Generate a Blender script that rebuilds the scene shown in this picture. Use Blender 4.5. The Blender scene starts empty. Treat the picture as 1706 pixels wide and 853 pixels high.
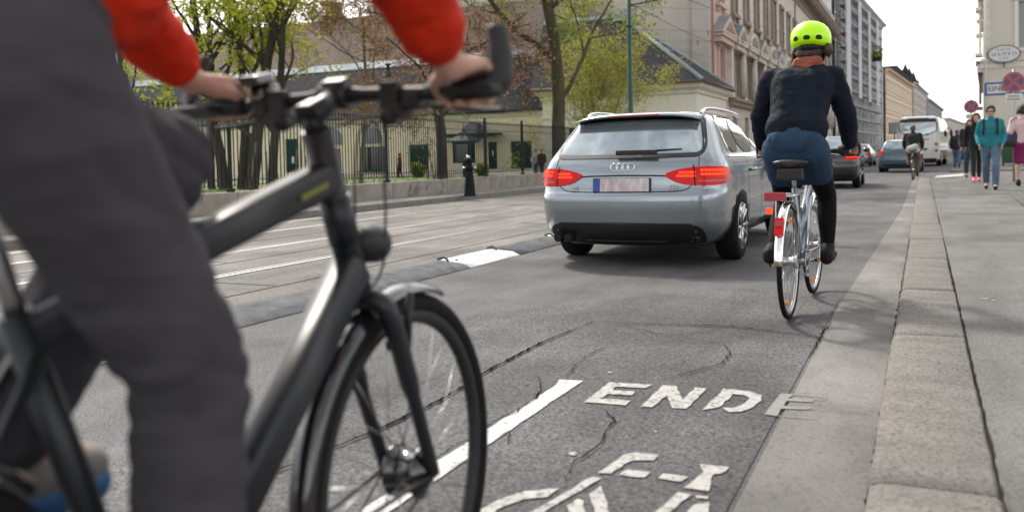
import bpy, bmesh, math, random
from mathutils import Vector, Matrix, noise
from mathutils.bvhtree import BVHTree
from math import sin, cos, pi, radians as rad, sqrt, atan2, hypot
random.seed(7)
S = bpy.context.scene
COL = S.collection

# ------------------------------------------------------------------ camera, sky, sun, exposure
YAW, PITCH, ROLL = rad(25.316), rad(2.0), rad(1.3)
FPX, CX, CY, CAM_H = 1450.0, 853.0, 316.19, 1.0
FW = Vector((-sin(YAW)*cos(PITCH), cos(YAW)*cos(PITCH), -sin(PITCH)))
r0 = Vector((cos(YAW), sin(YAW), 0)); u0 = r0.cross(FW)
RT = r0*cos(ROLL) - u0*sin(ROLL); UP = r0*sin(ROLL) + u0*cos(ROLL)
cam = bpy.data.objects.new('camera', bpy.data.cameras.new('camera')); COL.objects.link(cam)
cam.matrix_world = Matrix(((RT.x, UP.x, -FW.x, 0), (RT.y, UP.y, -FW.y, 0), (RT.z, UP.z, -FW.z, CAM_H), (0, 0, 0, 1)))
cd = cam.data
cd.sensor_width = 36; cd.lens = FPX/1706*36; cd.shift_y = -(426.5-CY)/1706
cd.clip_start = 0.02; cd.clip_end = 6000
cd.dof.use_dof = True; cd.dof.focus_distance = 6.0; cd.dof.aperture_fstop = 2.2
S.camera = cam

SUN_EL, SUN_AZ = rad(46), rad(-48)          # azimuth from +Y, clockwise positive (towards +X)
W = bpy.data.worlds.new('World'); S.world = W; W.use_nodes = True
nt = W.node_tree; nt.nodes.clear()
wo = nt.nodes.new('ShaderNodeOutputWorld'); bg = nt.nodes.new('ShaderNodeBackground')
sky = nt.nodes.new('ShaderNodeTexSky'); sky.sky_type = 'NISHITA'; sky.sun_disc = False
sky.sun_elevation = SUN_EL; sky.sun_rotation = SUN_AZ; sky.altitude = 200
sky.air_density = 1.0; sky.dust_density = 1.6; sky.ozone_density = 1.0
tcw = nt.nodes.new('ShaderNodeTexCoord'); mpw = nt.nodes.new('ShaderNodeMapping'); mpw.inputs['Scale'].default_value = (1, 1, 2.6)
nzw = nt.nodes.new('ShaderNodeTexNoise'); nzw.inputs['Scale'].default_value = 3.6; nzw.inputs['Detail'].default_value = 7; nzw.inputs['Roughness'].default_value = .58
crw = nt.nodes.new('ShaderNodeValToRGB'); crw.color_ramp.elements[0].position = .40; crw.color_ramp.elements[1].position = .58
hz = nt.nodes.new('ShaderNodeHueSaturation'); hz.inputs['Saturation'].default_value = .03; hz.inputs['Value'].default_value = 1.75
mxw = nt.nodes.new('ShaderNodeMix'); mxw.data_type = 'RGBA'
L = nt.links.new
L(tcw.outputs['Generated'], mpw.inputs['Vector']); L(mpw.outputs[0], nzw.inputs['Vector']); L(nzw.outputs['Fac'], crw.inputs[0])
L(sky.outputs[0], hz.inputs['Color']); L(crw.outputs[0], mxw.inputs['Factor']); hs = nt.nodes.new('ShaderNodeHueSaturation'); hs.inputs['Saturation'].default_value = .38; hs.inputs['Value'].default_value = .85; L(sky.outputs[0], hs.inputs['Color']); L(hs.outputs[0], mxw.inputs['A']); L(hz.outputs[0], mxw.inputs['B'])
wb = nt.nodes.new('ShaderNodeMix'); wb.data_type = 'RGBA'; wb.blend_type = 'MULTIPLY'; wb.inputs['Factor'].default_value = 1; wb.inputs['B'].default_value = (1.02, .985, .962, 1)   # thin warm spring haze
L(mxw.outputs['Result'], wb.inputs['A']); L(wb.outputs['Result'], bg.inputs['Color']); bg.inputs['Strength'].default_value = .13
L(bg.outputs[0], wo.inputs['Surface'])

sl = bpy.data.lights.new('sun', 'SUN'); sl.energy = 2.1; sl.angle = rad(6.0); sl.color = (1, .92, .81)
so = bpy.data.objects.new('sun', sl); COL.objects.link(so)
sd = Vector((sin(SUN_AZ)*cos(SUN_EL), cos(SUN_AZ)*cos(SUN_EL), sin(SUN_EL)))
so.rotation_euler = sd.to_track_quat('Z', 'Y').to_euler(); so.location = (-20, 20, 40)
vs = S.view_settings; vs.view_transform = 'Standard'; vs.look = 'None'; vs.exposure = 0.97; vs.gamma = 1; vs.use_curve_mapping = False
S.cycles.use_denoising = True; S.cycles.max_bounces = 6; S.cycles.diffuse_bounces = 3; S.cycles.glossy_bounces = 3
S.cycles.transmission_bounces = 4; S.cycles.transparent_max_bounces = 8; S.cycles.caustics_reflective = False; S.cycles.caustics_refractive = False
S.cycles.sample_clamp_indirect = 8

# where a ray through photograph pixel (u, v) meets the ground or another plane of the place
def ray(u, v): return RT*((u-CX)/FPX) - UP*((v-CY)/FPX) + FW
def gz(u, v, z=0.0):
    d = ray(u, v); t = (z-CAM_H)/d.z; return Vector((d.x*t, d.y*t, z))
def gx(u, v, X):
    d = ray(u, v); t = X/d.x; return Vector((X, d.y*t, CAM_H+d.z*t))
def gy(u, v, Y):
    d = ray(u, v); t = Y/d.y; return Vector((d.x*t, Y, CAM_H+d.z*t))

# ------------------------------------------------------------------ materials
MATS = {}
def M(name, col, rough=.6, metal=0., var=.12, scale=6., bump=0., bscale=60., coat=0., ior=1.5, emit=None, es=0., col2=None, stretch=None, trans=0., spots=None, sheen=0.):
    if name in MATS: return MATS[name]
    m = bpy.data.materials.new(name); m.use_nodes = True; t = m.node_tree; N = t.nodes; lk = t.links.new
    b = N['Principled BSDF']
    b.inputs['Roughness'].default_value = rough; b.inputs['Metallic'].default_value = metal; b.inputs['IOR'].default_value = ior
    b.inputs['Coat Weight'].default_value = coat; b.inputs['Coat Roughness'].default_value = .05
    if trans: b.inputs['Transmission Weight'].default_value = trans
    if sheen: b.inputs['Sheen Weight'].default_value = sheen; b.inputs['Sheen Roughness'].default_value = .5
    if emit: b.inputs['Emission Color'].default_value = (*emit, 1); b.inputs['Emission Strength'].default_value = es
    tc = N.new('ShaderNodeTexCoord'); mp = N.new('ShaderNodeMapping'); lk(tc.outputs['Object'], mp.inputs[0])
    if stretch: mp.inputs['Scale'].default_value = stretch
    n = N.new('ShaderNodeTexNoise'); n.inputs['Scale'].default_value = scale; n.inputs['Detail'].default_value = 6; n.inputs['Roughness'].default_value = .6
    lk(mp.outputs[0], n.inputs['Vector'])
    r = N.new('ShaderNodeValToRGB'); r.color_ramp.elements[0].position = .3; r.color_ramp.elements[1].position = .7
    c2 = col2 if col2 else tuple(min(1, c*(1+var)) for c in col); c1 = tuple(c*(1-var) for c in col) if not col2 else col
    r.color_ramp.elements[0].color = (*c1, 1); r.color_ramp.elements[1].color = (*c2, 1)
    lk(n.outputs['Fac'], r.inputs[0]); out = r.outputs[0]
    if spots:                                    # (colour, voronoi/noise scale, threshold)
        sn = N.new('ShaderNodeTexNoise'); sn.inputs['Scale'].default_value = spots[1]; sn.inputs['Detail'].default_value = 3
        lk(mp.outputs[0], sn.inputs['Vector'])
        sr = N.new('ShaderNodeValToRGB'); sr.color_ramp.elements[0].position = spots[2]; sr.color_ramp.elements[1].position = min(1, spots[2]+.08)
        lk(sn.outputs['Fac'], sr.inputs[0])
        mx = N.new('ShaderNodeMix'); mx.data_type = 'RGBA'; lk(sr.outputs[0], mx.inputs['Factor']); lk(out, mx.inputs['A']); mx.inputs['B'].default_value = (*spots[0], 1); out = mx.outputs['Result']
    lk(out, b.inputs['Base Color'])
    if bump:
        bn = N.new('ShaderNodeTexNoise'); bn.inputs['Scale'].default_value = bscale; bn.inputs['Detail'].default_value = 5
        lk(mp.outputs[0], bn.inputs['Vector'])
        bp = N.new('ShaderNodeBump'); bp.inputs['Strength'].default_value = bump; bp.inputs['Distance'].default_value = .02
        lk(bn.outputs['Fac'], bp.inputs['Height']); lk(bp.outputs[0], b.inputs['Normal'])
    MATS[name] = m; return m

def asphalt(name, base, tone=(1, 1, 1), tar=.5, big=.35, grit=260., patchy=.7, gc=1.):
    m = bpy.data.materials.new(name); m.use_nodes = True; t = m.node_tree; N = t.nodes; lk = t.links.new; b = N['Principled BSDF']
    tc = N.new('ShaderNodeTexCoord')
    def nz(sc, det, ro=.6, st=None):
        n = N.new('ShaderNodeTexNoise'); n.inputs['Scale'].default_value = sc; n.inputs['Detail'].default_value = det; n.inputs['Roughness'].default_value = ro
        if st:
            mp = N.new('ShaderNodeMapping'); mp.inputs['Scale'].default_value = st; lk(tc.outputs['Object'], mp.inputs[0]); lk(mp.outputs[0], n.inputs['Vector'])
        else: lk(tc.outputs['Object'], n.inputs['Vector'])
        return n.outputs['Fac']
    def ramp(f, p0, c0, p1, c1):
        r = N.new('ShaderNodeValToRGB'); e = r.color_ramp.elements; e[0].position = p0; e[1].position = p1; e[0].color = (*c0, 1); e[1].color = (*c1, 1); lk(f, r.inputs[0]); return r.outputs[0]
    def mul(a, bb, f=1.0):
        x = N.new('ShaderNodeMix'); x.data_type = 'RGBA'; x.blend_type = 'MULTIPLY'; x.inputs['Factor'].default_value = f; lk(a, x.inputs['A']); lk(bb, x.inputs['B']); return x.outputs['Result']
    g = lambda k: tuple(base*k*c for c in tone)
    c = ramp(nz(grit*.42, 4, .72), .36, g(1-.58*gc), .66, g(1+.62*gc))                                   # aggregate
    v = N.new('ShaderNodeTexVoronoi'); v.inputs['Scale'].default_value = grit*.36; lk(tc.outputs['Object'], v.inputs['Vector'])
    c = mul(c, ramp(v.outputs['Distance'], .08, (.45,)*3, .36, (1.1,)*3), .6*gc)
    c = mul(c, ramp(nz(52, 4), .56, (1,)*3, .66, (tar*.8,)*3))                              # dark pits where the stones have gone
    c = mul(c, ramp(nz(.9, 6, .62), .32, (1-big,)*3, .66, (1+big*.35,)*3))               # broad wear
    c = mul(c, ramp(nz(3.2, 5, .6, (1, .22, 1)), .35, (1-big*.6,)*3, .62, (1.04,)*3))    # streaks along the lane
    c = mul(c, ramp(nz(.22, 3), .42, (patchy,)*3, .5, (1,)*3), .6)
    c = mul(c, ramp(nz(1.9, 7, .7), .58, (1,)*3, .74, (.62,)*3), .8)                       # oil and damp stains
    lk(c, b.inputs['Base Color']); b.inputs['Roughness'].default_value = .85; b.inputs['IOR'].default_value = 1.3
    bp = N.new('ShaderNodeBump'); bp.inputs['Strength'].default_value = .55; bp.inputs['Distance'].default_value = .006
    lk(nz(grit*.7, 3), bp.inputs['Height']); lk(bp.outputs[0], b.inputs['Normal'])
    MATS[name] = m; return m

# ------------------------------------------------------------------ mesh builder
class MB:
    def __init__(s): s.bm = bmesh.new()
    def add(s, verts, faces, smooth=False):
        vs = [s.bm.verts.new(v) for v in verts]
        for f in faces:
            try:
                F = s.bm.faces.new([vs[i] for i in f]); F.smooth = smooth
            except ValueError: pass
        return s
    def box(s, c, d, rot=None, bev=0., seg=2):
        m = Matrix.Translation(c) @ (rot.to_4x4() if rot else Matrix()) @ Matrix.Diagonal((*d, 1))
        g = bmesh.ops.create_cube(s.bm, size=1, matrix=m)
        if bev:
            es = list({e for v in g['verts'] for e in v.link_edges})
            bmesh.ops.bevel(s.bm, geom=es, offset=bev, segments=seg, affect='EDGES', profile=.6)
        return s
    def tube(s, pts, r, n=8, cap=True, closed=False, flat=None, sq=1.):
        pts = [Vector(p) for p in pts]; k = len(pts)
        rs = r if isinstance(r, (list, tuple)) else [r]*k
        ref = None; rings = []
        for i, p in enumerate(pts):
            a = pts[(i-1) % k] if closed else pts[max(i-1, 0)]; bq = pts[(i+1) % k] if closed else pts[min(i+1, k-1)]
            d = (bq-a).normalized() if (bq-a).length > 1e-9 else Vector((0, 0, 1))
            if ref is None: ref = d.orthogonal().normalized() if abs(d.z) > .9 else d.cross(Vector((0, 0, 1))).normalized()
            x = (ref - d*ref.dot(d)).normalized(); y = d.cross(x); ref = x
            fx, fy = flat if flat else (1, 1)
            pw = lambda q: (abs(q)**sq)*(1 if q > 0 else -1)
            rings.append([p + x*pw(cos(2*pi*j/n))*rs[i]*fx + y*pw(sin(2*pi*j/n))*rs[i]*fy for j in range(n)])
        return s.loft(rings, cap and not closed, closed_path=closed)
    def loft(s, rings, cap=True, closed_path=False, ring_closed=True, smooth=True):
        R = [[s.bm.verts.new(v) for v in rg] for rg in rings]; n = len(R[0])
        K = len(R)
        for i in range(K if closed_path else K-1):
            a, b = R[i], R[(i+1) % K]
            for j in range(n if ring_closed else n-1):
                q = (a[j], a[(j+1) % n], b[(j+1) % n], b[j])
                try:
                    F = s.bm.faces.new(q); F.smooth = smooth
                except ValueError: pass
        if cap:
            for rg in (R[0][::-1], R[-1]):
                try: s.bm.faces.new(rg)
                except ValueError: pass
        return s
    def lathe(s, prof, c, axis, n=24, smooth=True, cap=True):     # prof: (radius, height along axis)
        ax = Vector(axis).normalized(); x = ax.orthogonal().normalized(); y = ax.cross(x); c = Vector(c)
        return s.loft([[c + ax*h + (x*cos(2*pi*j/n) + y*sin(2*pi*j/n))*max(r, 1e-4) for j in range(n)] for r, h in prof], cap, smooth=smooth)
    def cyl(s, p0, p1, r, n=12, r1=None):
        p0, p1 = Vector(p0), Vector(p1); r1 = r if r1 is None else r1
        d = p1-p0
        return s.lathe([(r, 0), (r1, d.length)], p0, d, n, True)
    def cap(s, p0, r0_, p1, r1, n=14, m=4):                       # tapered capsule
        p0, p1 = Vector(p0), Vector(p1); d = p1-p0; Ln = max(d.length, 1e-5)
        if d.length < 1e-5: d = Vector((0, 0, 1))
        pr = [(r0_*sin(k*pi/2/m), -r0_*cos(k*pi/2/m)) for k in range(m+1)] + [(r1*cos(k*pi/2/m), Ln + r1*sin(k*pi/2/m)) for k in range(m+1)]
        return s.lathe(pr, p0, d, n)
    def ball(s, c, r, rot=None, n=16, k=10):
        r = (r, r, r) if not isinstance(r, (tuple, list)) else r
        g = bmesh.ops.create_uvsphere(s.bm, u_segments=n, v_segments=k, radius=1, matrix=Matrix.Translation(c) @ (rot.to_4x4() if rot else Matrix()) @ Matrix.Diagonal((*r, 1)))
        for v in g['verts']:
            for f in v.link_faces: f.smooth = True
        return s
    def prism(s, poly, vec, o=(0, 0, 0), ax=(1, 0, 0), ay=(0, 0, 1), smooth=False):     # 2-D polygon in the plane (ax, ay) swept along vec
        o, ax, ay, vec = Vector(o), Vector(ax), Vector(ay), Vector(vec); n = len(poly)
        A = [s.bm.verts.new(o + ax*p[0] + ay*p[1]) for p in poly]; B = [s.bm.verts.new(v.co + vec) for v in A]
        s.bm.faces.new(A[::-1]); s.bm.faces.new(B)
        for i in range(n): F = s.bm.faces.new((A[i], A[(i+1) % n], B[(i+1) % n], B[i])); F.smooth = smooth
        return s
    def quad(s, a, b, c, d): return s.add([a, b, c, d], [(0, 1, 2, 3)])
    def join(s, me, mat=None):
        b2 = bmesh.new(); b2.from_mesh(me)
        if mat: b2.transform(mat)
        tmp = bpy.data.meshes.new('t'); b2.to_mesh(tmp); b2.free(); s.bm.from_mesh(tmp); bpy.data.meshes.remove(tmp); return s
    def xf(s, mat): s.bm.transform(mat); return s
    def mesh(s, name, fix=True):
        if fix: bmesh.ops.recalc_face_normals(s.bm, faces=s.bm.faces[:])
        me = bpy.data.meshes.new(name); s.bm.to_mesh(me); s.bm.free(); return me

def root_of(o):
    while o.parent: o = o.parent
    return o
def put(name, me, mat, parent=None, label=None):
    o = bpy.data.objects.new(name, me); COL.objects.link(o)
    if mat:
        for m in (mat if isinstance(mat, (list, tuple)) else [mat]): me.materials.append(m)
    if parent: o.parent = parent
    if label: o['label'] = label
    return o
def obj(name, mb, mat, parent=None, label=None, world=False, fix=True):
    if world and parent: mb.bm.transform(root_of(parent).matrix_basis.inverted())
    return put(name, mb.mesh(name, fix), mat, parent, label)
def thing(name, label, cat, loc=(0, 0, 0), rz=0., group=None, scale=1.):
    o = bpy.data.objects.new(name, None); COL.objects.link(o); o.empty_display_size = .2
    o.matrix_basis = Matrix.Translation(loc) @ Matrix.Rotation(rz, 4, 'Z') @ Matrix.Scale(scale, 4)
    return tag(o, label, cat, group)
def tag(o, label, cat, group=None, kind=None):
    o['label'] = label; o['category'] = cat
    if group: o['group'] = group
    if kind: o['kind'] = kind
    return o
def struct(name, mb, mat, fix=True):
    o = put(name, mb.mesh(name, fix), mat); o['kind'] = 'structure'; return o
def dup(root, mat, label, group=None, name=None):
    r = root.copy(); COL.objects.link(r); r.matrix_basis = mat; r['label'] = label
    if name: r.name = name
    if group: r['group'] = group
    for ch in list(root.children):
        c = ch.copy(); COL.objects.link(c); c.parent = r
        for g in list(ch.children):
            d = g.copy(); COL.objects.link(d); d.parent = c
    return r
def part_dup(o, vec, parent):                       # a repeated part (with its sub-parts), shifted inside its thing
    c = o.copy(); COL.objects.link(c); c.parent = parent; c.location = Vector(o.location) + Vector(vec)
    for g in list(o.children):
        d = g.copy(); COL.objects.link(d); d.parent = c
    return c
def evaluated(me, mods):                             # run modifiers on a mesh, return the result
    o = bpy.data.objects.new('tmp', me); COL.objects.link(o)
    for k, kw in mods:
        m = o.modifiers.new(k, k)
        for a, v in kw.items(): setattr(m, a, v)
    dg = bpy.context.evaluated_depsgraph_get(); r = bpy.data.meshes.new_from_object(o.evaluated_get(dg), depsgraph=dg)
    bpy.data.objects.remove(o); return r
def fuse(mb, vox=.012, sm=4, wr=None, smooth_f=.6):  # many overlapping solids -> one continuous skin
    me = evaluated(mb.mesh('f'), [('REMESH', dict(mode='VOXEL', voxel_size=vox, use_smooth_shade=True)), ('SMOOTH', dict(factor=smooth_f, iterations=sm))])
    if wr:                                           # cloth wrinkles (amplitude, scale xyz)
        amp, sc = wr; co = [v.co.copy() for v in me.vertices]; no = [v.normal.copy() for v in me.vertices]
        for i, v in enumerate(me.vertices):
            q = Vector((co[i].x*sc[0], co[i].y*sc[1], co[i].z*sc[2]))
            w = noise.noise(q) + .6*noise.noise(q*2.1+Vector((5, 3, 1)))
            v.co = co[i] + no[i]*amp*(abs(w)*1.6-.5)
    for p in me.polygons: p.use_smooth = True
    return me
def text_mesh(s, size, depth=.002, bold=.0):
    c = bpy.data.curves.new('t', 'FONT'); c.body = s; c.size = size; c.extrude = depth; c.align_x = 'CENTER'; c.align_y = 'CENTER'; c.offset = bold
    o = bpy.data.objects.new('t', c); COL.objects.link(o); dg = bpy.context.evaluated_depsgraph_get()
    me = bpy.data.meshes.new_from_object(o.evaluated_get(dg), depsgraph=dg); bpy.data.objects.remove(o); return me
def crv(pts, n=8, closed=False):                     # Catmull-Rom through points
    P = [Vector(p) for p in pts]; k = len(P); out = []
    for i in range(k if closed else k-1):
        g = (lambda j: P[j % k]) if closed else (lambda j: P[min(max(j, 0), k-1)])
        a, b, c, d = g(i-1), g(i), g(i+1), g(i+2)
        for j in range(n):
            t = j/n; out.append(.5*((2*b) + (c-a)*t + (2*a-5*b+4*c-d)*t*t + (3*b-a-3*c+d)*t**3))
    if not closed: out.append(P[-1])
    return out
# ------------------------------------------------------------------ materials of the place
asphalt('road', .134, (1, 1, 1.02), .55, .32, 210, .7, .8)
asphalt('lane', .122, (1, 1, 1.02), .45, .40, 165, .6, .95)
asphalt('pavement', .165, (1, .985, .96), .72, .34, 330, .75, .6)
asphalt('gutter', .225, (1, .975, .93), .82, .34, 380, .75, .45)
asphalt('trackbed', .20, (1, .965, .91), .72, .36, 150, .65, .5)
asphalt('farpave', .22, (1, .97, .93), .7, .22, 240)
M('granite', (.228, .217, .20), .9, var=.25, scale=2.6, bump=1.0, bscale=70, ior=1.3, spots=((.115, .11, .10), 62, .53), col2=(.33, .316, .292), stretch=(1, 2.6, 1))
M('joint', (.035, .033, .03), 1., ior=1.05)
M('paint', (.50, .50, .485), .7, var=.10, scale=30, spots=((.2, .2, .2), 42, .60), bump=.3, bscale=150)
M('paint_worn', (.36, .355, .34), .8, var=.22, scale=26, spots=((.16, .16, .16), 48, .56), bump=.3, bscale=150)
M('paint_ghost', (.21, .206, .198), .85, var=.12, scale=50, spots=((.17, .168, .16), 80, .55))
M('crack', (.012, .011, .010), 1., ior=1.02)
M('rail', (.52, .51, .50), .36, metal=1., var=.2, scale=5, stretch=(1, .15, 1))
M('rail_groove', (.03, .028, .026), .9)
M('grass', (.085, .14, .025), .9, var=.4, scale=3, bump=.8, bscale=40)
M('iron', (.018, .022, .024), .6, var=.3, bump=.1, ior=1.25)
M('plinth', (.27, .245, .21), .85, var=.25, scale=2.2, bump=.5, bscale=30, spots=((.17, .155, .135), 3.0, .58))

def sheet(name, poly, z, mat, cuts=0):
    mb = MB(); mb.bm.faces.new([mb.bm.verts.new((p[0], p[1], z)) for p in poly]); return struct(name, mb, MATS[mat])

sheet('road', [(-900, -60), (900, -60), (900, 1600), (-900, 1600)], 0, 'road')
sheet('cycle_lane', [(-1.60, 1.2), (-.50, 1.2), (-.52, 6.2), (-1.30, 6.62), (-2.62, 4.95), (-2.4, 1.2)], .004, 'lane')
sheet('gutter', [(-.46, -4), (-.13, -4), (-.14, 33.5), (-.30, 33.5), (-.33, 16), (-.50, 6.0)], .005, 'gutter')
sheet('track_bed', [(-4.20, -30), (-4.20, 140), (-9.9, 140), (-9.9, -30)], .005, 'trackbed')
# joints in the track slabs, rails with their grooves
rl, gr, jn = MB(), MB(), MB()
for X in (-5.68, -7.115, -8.75, -10.18+.28):
    rl.box((X, 50, .008), (.042, 180, .010)); gr.box((X-.052, 50, .007), (.04, 180, .004)); rl.box((X-.088, 50, .008), (.022, 180, .010))
for X in (-4.78, -6.42, -7.9): jn.box((X, 50, .006), (.012, 180, .004))
for k in range(14): jn.box((-5.22, -8+k*6.6+.4, .006), (.8, .009, .004)); jn.box((-6.75, -6.4+k*6.6, .0062), (.55, .009, .004))
struct('tram_rail', rl, MATS['rail']); struct('rail_groove', gr, MATS['rail_groove']); struct('slab_joint', jn, MATS['joint'])

# right kerb: hammered granite stones, then the pavement
kb = MB(); random.seed(3)
ys = [-4.0, -2.6, -1.1, .45, gz(1480, 803, .1).y*1.0]
for v in (558, 482, 430): ys.append(gz(1540, v, .1).y)
y = ys[-1]
while y < 33: y += random.uniform(1.6, 2.3); ys.append(min(y, 33.5))
for a, b in zip(ys, ys[1:]):
    x0, x1 = -.142+random.uniform(-.004, .004), .182+random.uniform(-.008, .008)
    h = .10+random.uniform(-.0015, .0015); g = .0035
    prof = [(x0, -.05), (x0, h-.035), (x0+.008, h-.015), (x0+.028, h-.004), (x0+.06, h), (x1-.012, h-.001), (x1, h-.012), (x1, -.05)]
    n = max(2, int((b-a)/.12)); rings = []
    for i in range(n+1):
        yy = a+g+(b-a-2*g)*i/n; e = .0025 if i in (0, n) else 0
        rings.append([(px+random.uniform(-.0035, .0035)*(1 if px > .1 else .6), yy, pz-e*(pz > .05)+random.uniform(-.0012, .0012)) for px, pz in prof])
    kb.loft(rings, True, ring_closed=True)
struct('kerb', kb, MATS['granite'])
jm = MB(); jm.box((.035, 14.7, .033), (.335, 37.4, .105))
struct('kerb_joint', jm, MATS['joint'])
pv = MB(); ed = []
y = -4.
while y < 33.4: ed.append((.187+random.uniform(-.004, .004), y)); y += .06
poly = ed + [(.2, 33.5), (1.6, 39.3), (30, 39.3), (30, -4)]
pv.prism(poly, (0, 0, .20), (0, 0, -.103), (1, 0, 0), (0, 1, 0)); struct('pavement', pv, MATS['pavement'])
pf = MB(); pf.prism([(1.0, 41.5), (2.1, 60), (4.6, 110), (40, 110), (40, 41.5)], (0, 0, .20), (0, 0, -.10), (1, 0, 0), (0, 1, 0)); struct('pavement', pf, MATS['pavement'])
sheet('kerb_mark', [(.30, 30.9), (.42, 33.2), (1.35, 35.6), (1.22, 33.0)], .1015, 'paint')
# darker repair joint and a tarred seam across the pavement
sm = MB()
def strip(mb, pts, w, z, jit=0., taper=True):
    P = [Vector((p[0], p[1], 0)) for p in pts]; Q = []
    for a, b in zip(P, P[1:]):
        n = max(1, int((b-a).length/.035)) if jit else 1
        for i in range(n): Q.append(a.lerp(b, i/n) + (Vector((random.uniform(-jit, jit), random.uniform(-jit, jit), 0)) if (jit and (i or Q)) else Vector()))
    Q.append(P[-1]); Ls, Rs = [], []
    for i, p in enumerate(Q):
        d = (Q[min(i+1, len(Q)-1)]-Q[max(i-1, 0)]); d.normalize(); nn = Vector((-d.y, d.x, 0)); t = i/max(1, len(Q)-1)
        k = w*.5*(random.uniform(.5, 1.35) if jit else 1)*(min(1, .25+3*min(t, 1-t)) if taper else 1)
        Ls.append((p.x+nn.x*k, p.y+nn.y*k, z)); Rs.append((p.x-nn.x*k, p.y-nn.y*k, z))
    n = len(Q)
    mb.add(Ls+Rs, [(i, i+1, n+i+1, n+i) for i in range(n-1)])
strip(sm, [(.75, 7.6), (1.3, 12), (1.5, 19)], .012, .1005, .01); strip(sm, [(.2, 9.9), (.9, 10.3), (3, 11.2)], .010, .1005, .012)
struct('pavement_crack', sm, MATS['crack'])

# cracks in the old asphalt
ck = MB()
for pts, w in (([(330, 845), (400, 815), (520, 765), (640, 715), (730, 672), (820, 617), (900, 575), (990, 537)], .026), ([(990, 537), (1090, 543), (1215, 546), (1300, 556), (1370, 566)], .020),
               ([(1010, 540), (1110, 561), (1180, 556), (1215, 546)], .008), ([(1110, 573), (1180, 573), (1235, 575)], .008), ([(1205, 575), (1218, 592), (1200, 610), (1150, 623), (1100, 637)], .011),
               ([(943, 629), (966, 606), (975, 597), (1008, 581)], .010), ([(897, 630), (900, 655), (893, 668), (860, 690), (820, 708), (778, 738), (740, 758), (705, 790)], .013),
               ([(1000, 683), (1015, 695), (1024, 706), (1010, 722), (1004, 742), (968, 766), (942, 786)], .012), ([(955, 780), (944, 800), (940, 815)], .005),
               ([(820, 735), (850, 722), (846, 745)], .006), ([(1385, 540), (1370, 560), (1350, 600)], .012)):
    strip(ck, [gz(*p) for p in pts], w*.62, .0125, .006)
struct('road_crack', ck, MATS['crack'])
kj = MB()
strip(kj, [(-.147, 1.5), (-.146, 6), (-.143, 14), (-.143, 33)], .014, .0085, .004, False); struct('gutter_crack', kj, MATS['crack'])

# painted markings: the edge line, ENDE, the cycle symbol
mk = MB()
def paint(mb, pts, org, k, z, rag=.0):
    P = [gz(org[0]+x*k, org[1]+y*k) for x, y in pts]; Q = []
    for a, b in zip(P, P[1:]+P[:1]):
        n = max(1, int((b-a).length/.03)) if rag else 1
        for i in range(n): Q.append(a.lerp(b, i/n) + Vector((random.uniform(-rag, rag), random.uniform(-rag, rag), 0)))
    mb.bm.faces.new([mb.bm.verts.new((q.x, q.y, z)) for q in Q])
a, b = (-1.462, 1.0), (-1.372, 1.0)
q1, q2 = gz(932, 635), gz(972, 637)
mb = MB(); P = [(-1.462, .4), (-1.372, .4)]
yy = .4
pr, pl = [], []
while yy < 3.5: pr.append((-1.378+random.uniform(-.003, .003), yy)); pl.append((-1.462+random.uniform(-.003, .003), yy)); yy += .05
mb.bm.faces.new([mb.bm.verts.new((x, y, .0085)) for x, y in pr+[(q2.x, q2.y), (q1.x, q1.y)]+pl[::-1]]); struct('edge_line', mb, MATS['paint'])
o7, k7 = (800, 500), 600/1450
mb = MB()
paint(mb, [(418, 417), (520, 337), (690, 347), (668, 361), (548, 355), (531, 369), (625, 374), (608, 390), (512, 384), (487, 403), (605, 412), (588, 430)], o7, k7, .0085, .003)
paint(mb, [(645, 435), (737, 349), (790, 352), (815, 410), (865, 358), (912, 362), (832, 445), (772, 441), (752, 390), (692, 438)], o7, k7, .0085, .003)
paint(mb, [(893, 450), (982, 364), (1088, 373), (1130, 388), (1136, 405), (1100, 440), (1050, 456), (1000, 458), (972, 440), (1020, 440), (1052, 430), (1085, 402), (1062, 388), (1018, 385), (962, 440)], o7, k7, .0085, .004)
struct('lane_lettering', mb, MATS['paint_worn'])
mb = MB()
paint(mb, [(1143, 468), (1210, 382), (1268, 386), (1240, 402), (1345, 410), (1335, 418), (1233, 413), (1222, 434), (1330, 440), (1325, 448), (1213, 445), (1196, 474)], o7, k7, .0085, .0015)
for l in ([(1250, 386), (1392, 400)], [(1255, 400), (1385, 410)], [(1225, 434), (1352, 446)], [(1200, 474), (1355, 486)], [(1392, 400), (1385, 410)]):
    strip(mb, [gz(o7[0]+x*k7, o7[1]+y*k7) for x, y in l], .007, .0088, .0015, False)
struct('lane_lettering', mb, MATS['paint_ghost'])
o5, k5 = (800, 720), 460/1706
mb = MB()
for pts in ([(722, 265), (890, 152), (960, 138), (1103, 152), (1070, 187), (950, 185), (925, 192), (805, 270)], [(855, 277), (905, 243), (1050, 258), (1020, 295)], [(1105, 300), (1130, 268), (1293, 288), (1245, 322)],
            [(1350, 210), (1533, 228), (1520, 255), (1480, 272), (1440, 272), (1425, 300), (1418, 378), (1262, 358), (1380, 262)], [(1325, 402), (1415, 412), (1400, 425), (1330, 420)],
            [(1040, 540), (1225, 385), (1308, 400), (1140, 530)], [(280, 530), (690, 287), (752, 297), (345, 535)], [(-60, 540), (10, 490), (120, 430), (290, 375), (485, 362), (410, 415), (290, 425), (190, 455), (110, 493), (40, 545)],
            [(540, 470), (610, 425), (640, 440), (650, 530), (560, 530)], [(675, 395), (748, 345), (810, 540), (715, 540)], [(1320, 460), (1410, 445), (1412, 530), (1260, 530)]):
    paint(mb, pts, o5, k5, .0085, .0035)
struct('cycle_symbol', mb, MATS['paint_worn'])
mb = MB()
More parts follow.
